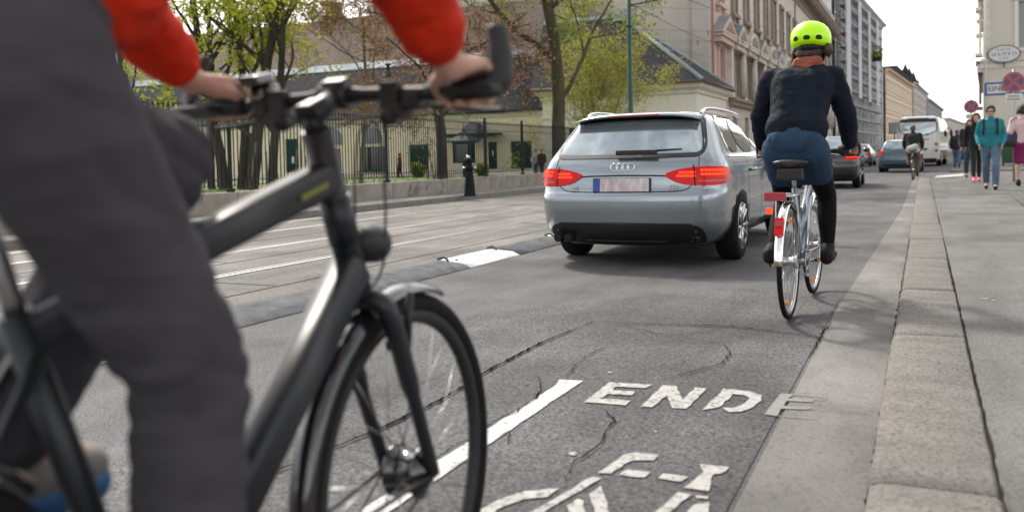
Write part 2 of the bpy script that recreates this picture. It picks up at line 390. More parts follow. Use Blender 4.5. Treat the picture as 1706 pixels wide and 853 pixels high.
for (u, v, r) in ((1016, 620, .014), (955, 755, .016), (1092, 718, .007), (1640, 497, .02), (1655, 500, .013), (700, 760, .01), (1180, 690, .006)):
    z = .0085 if u < 1400 else .1005; c = gz(u, v, z); n = 7
    mb.bm.faces.new([mb.bm.verts.new((c.x+cos(2*pi*i/n)*r*random.uniform(.6, 1.2), c.y+sin(2*pi*i/n)*r*random.uniform(.6, 1.4), z)) for i in range(n)])
struct('road_fleck', mb, MATS['paint_worn'])

# far pavement with its kerb and the garden behind it
fk = MB(); fk.prism([(-10.42, -30), (-10.42, 54), (-10.70, 54), (-10.70, -30)], (0, 0, .22), (0, 0, -.1), (1, 0, 0), (0, 1, 0)); struct('far_kerb', fk, MATS['granite'])
fp = MB(); fp.prism([(-10.705, -30), (-10.705, 140), (-12.4, 140), (-12.4, -30)], (0, 0, .21), (0, 0, -.1), (1, 0, 0), (0, 1, 0)); struct('far_pavement', fp, MATS['farpave'])
gm = MB(); gm.prism([(-12.2, -30), (-12.2, 47.9), (-110, 47.9), (-110, -30)], (0, 0, .14), (0, 0, -.1), (1, 0, 0), (0, 1, 0)); g_ = struct('garden_ground', gm, MATS['grass'])
random.seed(5)
gb = MB()
for i in range(9000):
    X = -12.3-random.random()**1.6*14; Y = random.uniform(5, 46); h = random.uniform(.06, .16); a = random.uniform(0, pi); w = random.uniform(.01, .025)
    dx, dy = cos(a)*w, sin(a)*w; lx, ly = random.uniform(-.06, .06), random.uniform(-.06, .06)
    gb.add([(X-dx, Y-dy, .03), (X+dx, Y+dy, .03), (X+lx, Y+ly, .03+h)], [(0, 1, 2)])
go = put('lawn_grass', gb.mesh('lawn_grass', False), MATS['grass']); tag(go, 'short bright green grass on the lawn behind the iron railings', 'grass', kind='stuff')

# low divider between tram track and lane: dark rubber sections with white ones let in
M('rubber_div', (.11, .115, .125), .9, ior=1.25, var=.35, scale=7, bump=.5, bscale=70, spots=((.12, .12, .12), 12, .64))
M('white_plastic', (.72, .73, .74), .35, var=.08, scale=9, spots=((.35, .36, .37), 11, .64))
def divider(name, y0, y1, mat, lab, X=-4.0, hook=False, grp=None):
    t = thing(name, lab, 'lane divider', (X, y0, 0), 0, grp); mb = MB(); Ln = y1-y0
    pr = [(-.20, .002), (-.19, .04), (-.15, .062), (-.10, .058), (.03, .046), (.11, .038), (.19, .006), (.195, .002)]
    n = max(4, int(Ln/.25)); random.seed(int(y0*10))
    mb.loft([[(x, Ln*i/n, z+(random.uniform(-.003, .003) if z > .01 else 0)) for x, z in pr] for i in range(n+1)], True)
    obj('ridge', mb, mat, t)
    if hook:
        for yy in (.03, Ln-.03):
            h = MB(); h.tube(crv([(-.17, yy-.02, .068), (-.12, yy+.015, .082), (-.07, yy, .066), (-.05, yy-.03, .056)], 5), .013, 6); obj('end_hook', h, MATS['rubber_div'], t)
        h = MB(); h.ball((-.02, .12, .053), (.018, .018, .008)); obj('bolt', h, MATS['iron'], t)
    return t
wy = [(gz(768, 449).y+.12, gz(858, 431).y+.30)]
w0, w1 = wy[0]
divider('lane_divider', 3.35, w0-.004, MATS['rubber_div'], 'worn dark rubber divider ridge behind the front wheel, left of the white block')
divider('lane_divider', w0, w1, MATS['white_plastic'], 'white plastic divider block lying clear of the silver car', hook=True)
divider('lane_divider', w1+.004, 9.7, MATS['rubber_div'], 'dark rubber divider ridge between the white block and the silver car')
divider('lane_divider', 9.704, 10.8, MATS['white_plastic'], 'white divider block half hidden by the silver car left rear tyre', hook=True)
divider('lane_divider', 10.804, 24, MATS['rubber_div'], 'long dark rubber divider ridge running on behind the silver car')
divider('lane_divider', 2.5, 3.346, MATS['white_plastic'], 'white divider block seen between the rider\'s legs', hook=True)
divider('lane_divider', -3, 2.496, MATS['rubber_div'], 'dark rubber divider ridge at the left border behind the rider\'s trousers')

# ------------------------------------------------------------------ iron railing on its low wall, bollard, tram pole
FX = -11.9
t = thing('low_wall', 'low grey stone wall under the black iron railings', 'wall', (FX, 20, 0))
mb = MB(); mb.box((FX, 18, .25), (.34, 57.5, .50), bev=.03); obj('wall_body', mb, MATS['plinth'], t, world=True)
mb = MB()
for k in range(20): mb.box((FX+.171, -10+k*2.67+1.3, .3), (.004, .012, .40))
obj('stone_joint', mb, MATS['joint'], t, world=True)
t = thing('iron_fence', 'black iron railings with spear tips along the garden', 'fence', (FX, 20, .5))
pm = MB(); pm.box((0, 0, .85), (.06, .06, 1.7), bev=.008); pm.ball((0, 0, 1.72), .045, n=10, k=6); pm.box((0, 0, .03), (.12, .12, .06), bev=.01)
bars = MB(); nb = 23
for i in range(nb):
    yy = (i+1)*2.67/(nb+1)
    bars.tube([(0, yy, .10), (0, yy, 1.56)], .0115, 6); bars.lathe([(.0115, 0), (.022, .03), (.0, .11)], (0, yy, 1.56), (0, 0, 1), 6)
for z in (.22, 1.38): bars.box((0, 1.335, z), (.035, 2.60, .014))
bars.box((0, 1.335, .12), (.03, 2.6, .012))
p0 = obj('post', pm, MATS['iron'], t); b0 = obj('railing_panel', bars, MATS['iron'], t)
Y0 = 18.0-20
for k in range(-10, 11):
    v = (0, Y0+k*2.67, 0)
    if k == -10: p0.location = v; b0.location = v
    else:
        c = p0.copy(); COL.objects.link(c); c.parent = t; c.location = v
        if k < 10: c = b0.copy(); COL.objects.link(c); c.parent = t; c.location = v

M('bollard_iron', (.010, .011, .012), .6, ior=1.2, var=.25, bump=.15)
bp = gz(783, 327, .11); t = thing('bollard', 'black cast iron bollard with a round head on the far pavement', 'bollard', (bp.x, bp.y, .11))
mb = MB(); mb.lathe([(.16, 0), (.16, .03), (.145, .05), (.125, .30), (.09, .62), (.085, .64)], (0, 0, 0), (0, 0, 1), 12); obj('shaft', mb, MATS['bollard_iron'], t)
mb = MB(); mb.lathe([(.085, .64), (.125, .66), (.13, .70), (.09, .73), (.075, .78), (.08, .83), (.10, .85), (.10, .90), (.085, .93), (.0, .935)], (0, 0, 0), (0, 0, 1), 16); obj('head', mb, MATS['bollard_iron'], t)
mb = MB()
for s in (-1, 1): mb.tube([(s*.10, 0, .70), (s*.16, 0, .70)], .03, 8); mb.ball((s*.165, 0, .70), .034, n=8, k=6)
mb.ball((-.03, 0, .96), (.055, .055, .05), n=10, k=8); obj('knob', mb, M('iron_polished', (.5, .5, .5), .2, metal=1), t)

M('green_pole', (.012, .075, .055), .4, var=.2, scale=2)
pp = (-11.0, 34.9, 0); t = thing('tram_pole', 'tall dark green steel tram pole beyond the silver car', 'pole', (-11.1, 35.3, .11))
mb = MB(); mb.tube([(0, 0, 0), (0, 0, .5), (0, 0, .52), (0, 0, 4.2), (0, 0, 4.22), (0, 0, 9.5)], [.13, .13, .115, .11, .098, .085], 14); obj('shaft', mb, MATS['green_pole'], t)
mb = MB(); mb.lathe([(.15, 0), (.15, .18), (.12, .25)], (0, 0, 0), (0, 0, 1), 14); mb.lathe([(.115, 6.3), (.12, 6.36), (.115, 6.42)], (0, 0, 0), (0, 0, 1), 14); mb.lathe([(.1, 9.5), (.1, 9.6), (0, 9.7)], (0, 0, 0), (0, 0, 1), 14); obj('collar', mb, MATS['green_pole'], t)
mb = MB(); mb.tube([(.03, 0, 7.2), (2.4, .4, 7.5)], .03, 8); obj('bracket', mb, MATS['iron'], t)
# overhead wires
M('wire', (.05, .05, .055), .5)
def wire(lab, a, b, sag=.25, r=.011, ins=()):
    a, b = Vector(a), Vector(b); t = thing('overhead_wire', lab, 'wire', tuple(a)); mb = MB()
    pts = [a.lerp(b, i/24) - Vector((0, 0, sag*4*(i/24)*(1-i/24))) for i in range(25)]
    mb.tube(pts, r, 5); obj('cable', mb, MATS['wire'], t, world=True)
    for f in ins:
        q = a.lerp(b, f) - Vector((0, 0, sag*4*f*(1-f))); d = (b-a).normalized()
        mb = MB(); mb.tube([q-d*.22, q-d*.08, q+d*.08, q+d*.22], [.02, .05, .05, .02], 8); mb.tube([q, q-Vector((0, 0, .25))], .02, 6); obj('insulator', mb, MATS['wire'], t, world=True)
TP = Vector((-11.1, 35.3, 0))
wire('long overhead wire falling from the green pole past the palace windows', gy(1045, 3, 35.3), gx(1262, 95, -9.0), .3, .014, (.62,))
wire('level span wire crossing the top of the blank wall', gx(1049, 11, -11.1), gx(1322, 20, -11.0), .05, .012)
wire('span wire with two clamps in front of the slate roof', gx(1050, 49, -11.1), gx(1300, 52, -11.8), .1, .012, (.33,))
wire('thin wire sloping over the slate roof ridge to the palace', gx(1052, 64, -11.1), gx(1260, 108, -11.6), .15, .011, (.2,))
wire('lower span wire at the height of the pediments', gx(1090, 69, -12.1), gx(1225, 66, -11.9), .08, .012, (.45,))
wire('wire running down the street above the yellow helmet', gx(1140, -2, -8.5), gx(1440, 92, -6.0), .3, .016, (.3, .7))
# ------------------------------------------------------------------ buildings
M('yellow_wall', (.78, .68, .52), .9, var=.10, scale=1.2, bump=.15, bscale=40, spots=((.70, .60, .45), .8, .6))
M('cream_trim', (.66, .62, .54), .85, var=.08, scale=2)
M('green_door', (.008, .045, .035), .6, ior=1.2, var=.25, scale=3)
M('dark_glass', (.02, .024, .03), .06, var=.3, scale=.8, ior=1.8)
M('slate', (.065, .064, .07), .9, ior=1.15, var=.35, scale=5, stretch=(1, 1, 6), bump=.8, bscale=14)
M('old_tile', (.235, .195, .165), .95, ior=1.15, var=.35, scale=4, stretch=(1, 1, 5), bump=.9, bscale=16)
M('zinc', (.30, .345, .38), .5, metal=.35, var=.15, scale=2)
M('chimney_brick', (.22, .17, .13), .9, var=.3, scale=6, bump=.4)
M('fire_wall', (.53, .49, .43), .95, var=.10, scale=.55, stretch=(1, 1, .45), spots=((.40, .35, .28), .16, .57), bump=.25, bscale=14)
M('fire_wall_edge', (.47, .44, .39), .95, var=.08, scale=1)
M('pink_plaster', (.60, .45, .40), .9, var=.08, scale=.9, bump=.1)
M('palace_light', (.62, .58, .53), .9, var=.12, scale=2, bump=.2)
M('palace_stone', (.58, .53, .475), .9, var=.13, scale=1.1, bump=.3, bscale=12, spots=((.25, .205, .17), .9, .62))
M('palace_brown', (.27, .215, .175), .9, var=.22, scale=1.3, bump=.4, bscale=10)
M('window_brown', (.06, .042, .034), .6, var=.2)
M('grey_scaf', (.60, .60, .61), .9, var=.16, scale=.5, stretch=(1, 1, .35), spots=((.50, .50, .51), .7, .58))
M('scaf_shutter', (.42, .41, .40), .8)
M('scaf_steel', (.40, .405, .41), .55, metal=.3, var=.2)
M('scaf_plank', (.36, .34, .32), .85, var=.3)
M('peach', (.78, .64, .49), .9, var=.10, scale=.5, spots=((.66, .52, .38), .8, .62))
M('peach_trim', (.66, .52, .38), .9, var=.08)
M('pale_house', (.55, .51, .47), .9, var=.10, scale=.4)
M('grey_green', (.33, .36, .35), .9, var=.12, scale=.5)
M('cream_house', (.60, .57, .50), .9, var=.05, scale=.8, bump=.1)
M('cream_light', (.72, .685, .61), .85, var=.05)
M('far_hill', (.13, .16, .12), 1, var=.3, scale=.05)

def wall_open(W_, H_, ops, z0=0., depth=.22):
    """facade sheet in the local xz plane (outside = -y), rectangular openings with reveals"""
    mb = MB(); xs = sorted({0., W_, *[o[0] for o in ops], *[o[1] for o in ops]}); zs = sorted({z0, H_, *[o[2] for o in ops], *[o[3] for o in ops]})
    vd = {}
    def vv(x, y, z):
        k = (round(x, 4), round(y, 4), round(z, 4))
        if k not in vd: vd[k] = mb.bm.verts.new(k)
        return vd[k]
    for i in range(len(xs)-1):
        for j in range(len(zs)-1):
            cx_, cz_ = (xs[i]+xs[i+1])/2, (zs[j]+zs[j+1])/2
            if any(o[0] < cx_ < o[1] and o[2] < cz_ < o[3] for o in ops): continue
            mb.bm.faces.new((vv(xs[i], 0, zs[j]), vv(xs[i+1], 0, zs[j]), vv(xs[i+1], 0, zs[j+1]), vv(xs[i], 0, zs[j+1])))
    for a, b, c, d in ops:
        for p, q in (((a, c), (b, c)), ((b, c), (b, d)), ((b, d), (a, d)), ((a, d), (a, c))):
            mb.bm.faces.new((vv(p[0], 0, p[1]), vv(q[0], 0, q[1]), vv(q[0], depth, q[1]), vv(p[0], depth, p[1])))
    return mb
def window_parts(parent, x, z, w, h, frame, glass, y=.16, nx=2, nz=2, proto={}):
    key = (round(w, 3), round(h, 3), frame, glass, y, nx, nz)
    if key not in proto:
        f = MB(); t_ = .06
        for sx in (-1, 1): f.box((sx*(w/2-t_/2), y, h/2), (t_, .06, h))
        for zz in (t_/2, h-t_/2): f.box((0, y, zz), (w-2*t_, .06, t_))
        for i in range(1, nx): f.box((-w/2+w*i/nx, y-.004, h/2), (.05, .05, h-2*t_))
        for i in range(1, nz): f.box((0, y-.002, h*i/nz*(1.1 if nz == 2 else 1)), (w-2*t_, .045, .05))
        f.box((0, -.05, -.05), (w+.24, .22, .09))
        fm = f.mesh('window'); fm.materials.append(MATS[frame])
        g = MB(); g.box((0, y+.03, h/2), (w-.02, .012, h-.02)); gm_ = g.mesh('pane'); gm_.materials.append(MATS[glass])
        proto[key] = (fm, gm_)
    fm, gm_ = proto[key]
    o = put('window', fm, None, parent); o.location = (x, 0, z)
    put('pane', gm_, None, o)
    return o
def band(mb, x0, x1, z, prof):         # moulding along the facade: prof = [(out, dz)]
    n = len(prof); mb.loft([[(x, -a, z+b) for a, b in prof] for x in (x0, x1)], True, smooth=False)

# --- long yellow garden house with green doors
gx0, gx1 = -62.0, -20.2
H_ = thing('garden_house', 'long low yellow garden house with green doors and a brown tiled roof', 'house', (gx0, 48, 0))
sh = lambda X: X-gx0
feat = [(-44.05, -42.7, 0, 2.85, 'door'), (-40.05, -39.0, .05, 2.75, 'door'), (-36.85, -35.35, .30, 1.95, 'win'), (-33.9, -31.7, .45, 2.02, 'win'), (-30.0, -28.55, 0, 2.08, 'door'), (-24.3, -23.65, .03, 2.1, 'door'), (-22.75, -21.35, .03, 2.1, 'door'),
        (-48.6, -47.2, .0, 2.8, 'door'), (-53.2, -51.2, .5, 2.1, 'win'), (-57.5, -55.5, .5, 2.1, 'win')]
mb = wall_open(gx1-gx0, 4.0, [(sh(a), sh(b), c, d) for a, b, c, d, k in feat]); mb.box(((gx1-gx0)/2, 7, 2), (gx1-gx0-.02, 13.4, 3.9)); obj('wall', mb, MATS['yellow_wall'], H_, fix=False)
for a, b, c, d, k in feat:
    w = b-a
    if k == 'door':
        mb = MB(); mb.box((sh((a+b)/2), .12, (c+d)/2), (w-.02, .06, d-c-.02))
        for s in (-1, 1):
            for zz, hh in ((.3, .36), (.72, .34)): mb.box((sh((a+b)/2)+s*w*.24, .085, c+(d-c)*zz), (w*.34, .02, (d-c)*hh))
        o = obj('door', mb, MATS['green_door'], H_)
        mb = MB(); mb.cyl((sh((a+b)/2)+.08, .09, 1.05), (sh((a+b)/2)+.08, .0, 1.05), .03, 8); obj('handle', mb, MATS['zinc'], o)
    else: window_parts(H_, sh((a+b)/2), c, w, d-c, 'green_door', 'dark_glass', .12, 3, 1)
mb = MB(); mb.box((sh(-23.5), .09, 1.55), (.34, .02, .5)); mb.box((sh(-24.0), .088, 1.4), (.25, .02, .34)); obj('notice', mb, M('paper', (.6, .6, .58), .7), H_)
mb = MB(); mb.box((sh(-39.5), .07, 1.3), (.28, .02, .45)); obj('notice', mb, MATS['paper'], H_)
def arch(parent, x, z0, w, h, mat):
    n = 14; pts = [(x-w/2, z0), (x+w/2, z0)] + [(x+cos(pi*i/n)*w/2, z0+h-w*.38+sin(pi*i/n)*w*.38) for i in range(n+1)]
    k = 1.16; out = [(x+(px-x)*k, z0+(pz-z0)*1.10-.0) for px, pz in pts]
    mb = MB(); mb.prism(out, (0, .10, 0), (0, -.05, 0)); f = obj('window', mb, MATS['cream_trim'], parent)
    mb = MB(); mb.prism(pts, (0, .05, 0), (0, -.09, 0)); obj('pane', mb, MATS[mat], f)
for X in (-36.0, -32.8, -25.2, -52.2, -56.5): arch(H_, sh(X), 2.25, 1.5, 1.1, 'dark_glass')
mb = MB(); mb.box((sh(-25.2), -.55, 2.58), (3.9, 1.1, .10)); mb.box((sh(-25.2), -1.05, 2.48), (3.9, .06, .12)); obj('canopy', mb, MATS['iron'], H_)
mb = MB(); band(mb, 0, gx1-gx0, 3.55, [(0, 0), (.08, .05), (.12, .25), (.25, .32), (.28, .45), (0, .45)]); band(mb, 0, gx1-gx0, .0, [(0, 0), (.06, 0), (.06, .38), (0, .42)]); obj('cornice', mb, MATS['cream_trim'], H_)
def slab(mb, pts, th=.12): 
    P = [Vector(p) for p in pts]; nn = (P[1]-P[0]).cross(P[2]-P[0]).normalized(); 
    if nn.z < 0: nn = -nn
    A = [mb.bm.verts.new(p) for p in P]; B = [mb.bm.verts.new(p-nn*th) for p in P]; n = len(P)
    mb.bm.faces.new(A); mb.bm.faces.new(B[::-1])
    for i in range(n): mb.bm.faces.new((A[i], B[i], B[(i+1) % n], A[(i+1) % n]))
GW = gx1-gx0
mb = MB(); slab(mb, [(-.4, -.45, 3.95), (GW, -.45, 3.95), (GW, 3.3, 7.75), (-.4, 3.3, 7.75)]); slab(mb, [(-.4, 14.4, 4.0), (GW, 14.4, 4.0), (GW, 10.7, 7.7), (-.4, 10.7, 7.7)]); o = obj('roof', mb, MATS['slate'], H_)
mb = MB(); slab(mb, [(-.4, 3.42, 7.95), (GW, 3.42, 7.95), (GW, 7, 12.0), (-.4, 7, 12.0)]); slab(mb, [(-.4, 10.6, 7.95), (GW, 10.6, 7.95), (GW, 7.0, 11.99), (-.4, 7.0, 11.99)]); o2 = obj('roof', mb, MATS['old_tile'], H_, 'brown tiled upper roof')
mb = MB(); slab(mb, [(-.4, 3.05, 7.56), (GW, 3.05, 7.56), (GW, 3.50, 8.06), (-.4, 3.50, 8.06)], .05); obj('flashing', mb, MATS['zinc'], o)
for X, w in ((-40.6, .95), (-35.3, 1.0), (-52.5, 1.2), (-31.0, .8)):
    mb = MB(); mb.box((sh(X)-5.0 if False else sh(X)-5.6, 7.2, 12.2), (w, .8, 2.0)); mb.box((sh(X)-5.6, 7.2, 13.22), (w+.18, .98, .12)); obj('chimney', mb, MATS['chimney_brick'], o2)
mb = MB(); mb.cyl((sh(-33), 2.4, 6.6), (sh(-33), 2.4, 7.6), .12, 10); mb.cyl((sh(-33), 2.4, 7.6), (sh(-33), 2.4, 7.7), .2, 10); obj('vent_pipe', mb, MATS['iron'], o)
# --- hip roofed end pavilion at the street
PX0, PX1, PY0, PY1 = -20.0, -11.0, 46.7, 54.5
pv_ = thing('pavilion', 'cream corner pavilion with a steep grey slate hip roof beside the palace', 'house', (PX0, PY0, 0))
w, d = PX1-PX0, PY1-PY0
mb = MB(); mb.box((w/2, d/2, 2.3), (w, d, 4.6)); obj('wall', mb, MATS['cream_light'], pv_)
mb = MB()
for z, pr in ((4.3, [(0, 0), (.10, .05), (.12, .2), (.30, .35), (.34, .5), (.42, .56), (.42, .66), (0, .66)]), (3.2, [(0, 0), (.06, .03), (.06, .18), (0, .2)]), (0, [(0, 0), (.08, 0), (.08, .6), (0, .65)])):
    rings = []
    for (x, y), (ox, oy) in zip([(0, 0), (w, 0), (w, d), (0, d)], [(-1, -1), (1, -1), (1, 1), (-1, 1)]): rings.append([(x+ox*a, y+oy*a, z+b) for a, b in pr])
    mb.loft(rings, False, closed_path=True, smooth=False)
obj('cornice', mb, MATS['cream_trim'], pv_)
mb = MB(); e = .45; zt = 9.4; ry0, rx0, rx1 = d*.5, 3.6, w-5.3
A = [(-e, -e, 4.97), (w+e, -e, 4.97), (w+e, d+e, 4.97), (-e, d+e, 4.97)]; R0, R1 = (rx0-5, ry0, zt), (rx1, ry0, zt)
slab(mb, [A[0], A[1], R1, R0]); slab(mb, [A[1], A[2], R1]); slab(mb, [A[2], A[3], R0, R1]); slab(mb, [A[3], A[0], R0]); o = obj('roof', mb, MATS['slate'], pv_)
mb = MB(); mb.tube([A[1], R1], .14, 8); mb.tube([A[2], R1], .14, 8); mb.tube([R1, R0], .16, 8); mb.box((rx1-.1, ry0, zt+.05), (.8, 1.0, .7)); mb.tube([(w-2.0, d*.30, 6.5), (w-2.0, d*.30, 7.6)], .06, 8); mb.ball((w-2.0, d*.30, 7.0), .13, n=8, k=6); obj('ridge_cap', mb, MATS['zinc'], o)
mb = MB(); mb.tube([(w+e, -e-.05, 4.93), (-e, -e-.05, 4.93)], .08, 8); mb.tube([(w+e+.05, -e, 4.93), (w+e+.05, d+e, 4.93)], .08, 8); obj('gutter', mb, M('rust_gutter', (.12, .07, .055), .6), o)
mb = MB()
for X in (2.2, 5.2): mb.box((X, -.02, 1.6), (1.1, .06, 2.2))
obj('shutter', mb, MATS['green_door'], pv_)

# --- palace along the street: blank fire wall to the garden, ornate stone front
PL = thing('palace', 'grand stone and pink palace with pedimented windows and a blank fire wall', 'palace', (-12, 54.6, 0), pi/2)
Ln = 79.4; ops = []; spec = []
cent = [3.2] + [7.9+4.55*k for k in range(16)]
for i, c in enumerate(cent):
    hw = .82 if i == 0 else .78
    ops += [(c-hw, c+hw, 5.1 if i else 5.45, 7.95), (c-hw, c+hw, 10.9, 14.4), (c-hw, c+hw, 1.0, 3.7)]
stone_ops = [o for o in ops if o[0] > 6]; pink_ops = [o for o in ops if o[0] < 6]
mb = wall_open(5.7, 17.6, pink_ops, 0, .45); obj('wall', mb, MATS['pink_plaster'], PL, 'pink plaster end bay', fix=False)
mb = wall_open(Ln, 17.6, stone_ops+[(0, 5.7, 0, 17.6)], 0, .45); obj('wall', mb, MATS['palace_stone'], PL, fix=False)
for i, c in enumerate(cent):
    hw = .82 if i == 0 else .78
    for z0, z1 in ((5.1 if i else 5.45, 7.95), (10.9, 14.4), (1.0, 3.7)): window_parts(PL, c, z0, hw*2, z1-z0, 'window_brown', 'dark_glass', .34, 2, 2)
    # pediment: pointed on every other bay, arched between
    mb = MB(); z = 8.75; hp = 1.95 if i else 2.3
    if i < 2 or i % 2 == 1: pl = [(c-hp, z), (c+hp, z), (c+hp, z+.16), (c, z+1.25), (c-hp, z+.16)]; pin = [(c-hp*.66, z+.2), (c+hp*.66, z+.2), (c, z+.85)]
    else: pl = [(c-hp, z), (c+hp, z)] + [(c+hp*cos(pi*k/10), z+.16+1.05*sin(pi*k/10)) for k in range(11)]; pin = [(c-hp*.66, z+.2), (c+hp*.66, z+.2)] + [(c+hp*.66*cos(pi*k/8), z+.22+.68*sin(pi*k/8)) for k in range(9)]
    mb.prism(pl, (0, .72, 0), (0, -.7, 0)); mb.box((c, -.35, z-.12), (hp*2-.3, .66, .2)); mb.box((c, -.28, z-.40), (hp*2-.6, .5, .34))
    pd = obj('pediment', mb, MATS['pink_plaster' if i == 0 else 'palace_stone'], PL)
    mb = MB(); mb.prism(pin, (0, .05, 0), (0, -.74, 0)); obj('tympanum', mb, MATS['palace_brown'], pd)
    mb = MB(); slab(mb, [(c-hp-.02, -.72, z+.19), (c-hp-.02, 0, z+.19), (c, 0, z+1.29), (c, -.72, z+1.29)], .05); obj('roof_sheet', mb, MATS['zinc'], pd) if (i < 2 or i % 2 == 1) else None
    mb = MB()                                     # surrounds
    for s in (-1, 1): mb.box((c+s*(hw+.14), -.08, 6.55), (.26, .16, 3.1))
    mb.box((c, -.075, 8.15), (2*hw+.6, .14, .2)); mb.box((c, -.09, 4.98), (2*hw+.7, .18, .2)); obj('window_surround', mb, MATS['pink_plaster' if i == 0 else 'palace_brown'], PL); mb = MB()
    for s in (-1, 1): mb.box((c+s*(hw+.14), -.07, 12.6), (.24, .14, 3.9))
    mb.box((c, -.09, 14.6), (2*hw+.7, .2, .3)); mb.box((c, -.14, 10.68), (2*hw+.8, .3, .22)); mb.box((c-hw-.05, -.12, 10.42), (.2, .2, .4)); mb.box((c+hw+.05, -.12, 10.42), (.2, .2, .4))
    obj('window_surround', mb, MATS['pink_plaster' if i == 0 else 'palace_brown'], PL)
for k in range(17):
    cols = MB(); x = 5.9+4.55*k-.3
    cols.box((x+.0, -.17, 6.7), (.62, .34, 3.5)); cols.box((x, -.19, 5.0), (.74, .4, .3)); cols.box((x, -.2, 8.35), (.78, .42, .28))
    if 0 < k: cols.tube([(x-.50, -.30, 5.1), (x-.50, -.30, 8.2)], [.26, .21], 10)
    obj('pilaster', cols, MATS['palace_light'], PL)
mb = MB()
for k in range(17): mb.box((7.9+4.55*k, -.03, 8.2), (3.2, .05, .5)); mb.box((7.9+4.55*k-2.0, -.02, 6.6), (.9, .03, 2.8))
obj('spandrels', mb, MATS['palace_brown'], PL)
mb = MB(); band(mb, 5.7, Ln, 4.3, [(0, 0), (.25, .05), (.30, .3), (.45, .4), (.45, .55), (0, .6)]); band(mb, 5.7, Ln, 8.55, [(0, 0), (.5, .03), (.58, .14), (0, .15)]); band(mb, 5.7, Ln, 10.0, [(0, 0), (.12, .03), (.12, .25), (0, .28)]); obj('string_course', mb, MATS['palace_brown'], PL)
mb = MB()
for k in range(150):
    x = 24+k*.36
    if x < Ln-1: mb.box((x, -.10, 10.45), (.14, .12, .7))
obj('balustrade', mb, MATS['palace_stone'], PL)
mb = MB(); band(mb, -.3, Ln+.5, 16.6, [(0, 0), (.12, .1), (.16, .5), (.35, .7), (.45, 1.0), (1.25, 1.15), (1.3, 1.35), (1.45, 1.45), (1.45, 1.65), (0, 1.75)])
for k in range(64): mb.box((.6+k*1.24, -.75, 17.55), (.4, .9, .34))
obj('cornice', mb, MATS['palace_brown'], PL)
mb = MB(); band(mb, 30, Ln, 18.35, [(0, 0), (.5, 0), (.5, 1.6), (.6, 1.7), (.6, 1.95), (0, 1.95)]); mb.box((Ln/2, 6, 17.8), (Ln, 11, .4)); obj('attic', mb, MATS['palace_stone'], PL)
mb = MB(); mb.box((Ln/2+.15, 9.5, 8.8), (Ln-.3, 18, 17.55)); obj('fire_wall', mb, MATS['fire_wall'], PL)
mb = MB(); mb.box((.06, .55, 8.8), (.2, 1.05, 17.56)); obj('quoin', mb, MATS['fire_wall_edge'], PL)
for xx in (.55, 24., 40.): mb = MB(); mb.tube([(xx, -.11, .1), (xx, -.11, 16.5)], .07, 8); obj('downpipe', mb, M('pipe_brown', (.30, .2, .17), .6), PL)
mb = MB(); random.seed(11)
for k in range(15):
    y = 2.6+k*.62
    if random.random() < .85: mb.box((-.152, y, 12.3), (.004, .10, .75)); mb.box((-.152, y+.2, 12.3+random.choice((-.3, .3))), (.004, .35, .12))
obj('faded_lettering', mb, M('faded', (.34, .30, .25), .95), PL)
for X, s in ((26, 1), (38, -1), (52, 1), (66, -1)):
    mb = MB(); mb.tube([(X, 0, 9.7), (X, -.9, 9.9)], .03, 6); mb.box((X, -1.05, 9.85), (.2, .42, .12)); obj('lamp_bracket', mb, MATS['scaf_steel'], PL)

# --- grey building wrapped in scaffolding, leaning right with the street
def far_house(name, lab, cat, a, b, h, depth, mat, floors, bays, wmat='window_brown', trim=None, w=1.1, hh=1.9, z0=1.2, fl=3.6, gables=0):
    a, b = Vector((*a, 0)), Vector((*b, 0)); d = b-a; rz = atan2(d.y, d.x); Lf = d.length
    t = thing(name, lab, cat, tuple(a), rz); ops = []
    st = Lf/bays
    for f in range(floors):
        for k in range(bays): ops.append((st*(k+.5)-w/2, st*(k+.5)+w/2, z0+f*fl, z0+f*fl+hh))
    mb = wall_open(Lf, h, ops, 0, .3); obj('wall', mb, MATS[mat], t, fix=False)
    mb = MB(); mb.box((Lf/2, depth/2+.4, h/2-.02), (Lf-.02, depth-.1, h-.05)); obj('side_wall', mb, MATS[mat], t)
    for o in ops: window_parts(t, (o[0]+o[1])/2, o[2], w, hh, wmat, 'dark_glass', .2, 2, 1)
    mb = MB(); tm = MATS[trim or mat]
    band(mb, -.2, Lf+.2, h-.9, [(0, 0), (.2, .1), (.3, .4), (.9, .6), (1.0, .9), (0, .95)])
    for f in range(1, floors): band(mb, 0, Lf, z0+f*fl-.75, [(0, 0), (.16, .04), (.16, .26), (0, .3)])
    for o in ops: mb.box(((o[0]+o[1])/2, -.09, o[3]+.16), (w+.5, .24, .22))
    obj('cornice', mb, tm, t)
    return t, Lf
gs, Lf = far_house('scaffolded_house', 'tall grey house front wrapped in scaffolding behind the yellow helmet', 'house', (-11.6, 136), (-7.6, 198), 27, 14, 'grey_scaf', 6, 11, 'scaf_shutter', fl=4.1, z0=1.5, hh=2.0, w=1.1)
sc = thing('scaffolding', 'grey steel scaffolding with decks in front of the tall grey house', 'scaffolding', (-11.6, 136, 0), gs.rotation_euler.z)
sc.matrix_basis = gs.matrix_basis.copy()
mb = MB(); n = 22
for i in range(n+1):
    x = .4+i*(Lf*.78)/n
    for y in (-.45, -1.45): mb.tube([(x, y, 0), (x, y, 25.5)], .05, 5)
obj('upright', mb, MATS['scaf_steel'], sc)
mb = MB()
for k in range(12):
    for y in (-.45, -1.45):
        mb.tube([(.2, y, 1+k*2.05+1.0), (Lf*.79, y, 1+k*2.05+1.0)], .035, 5)
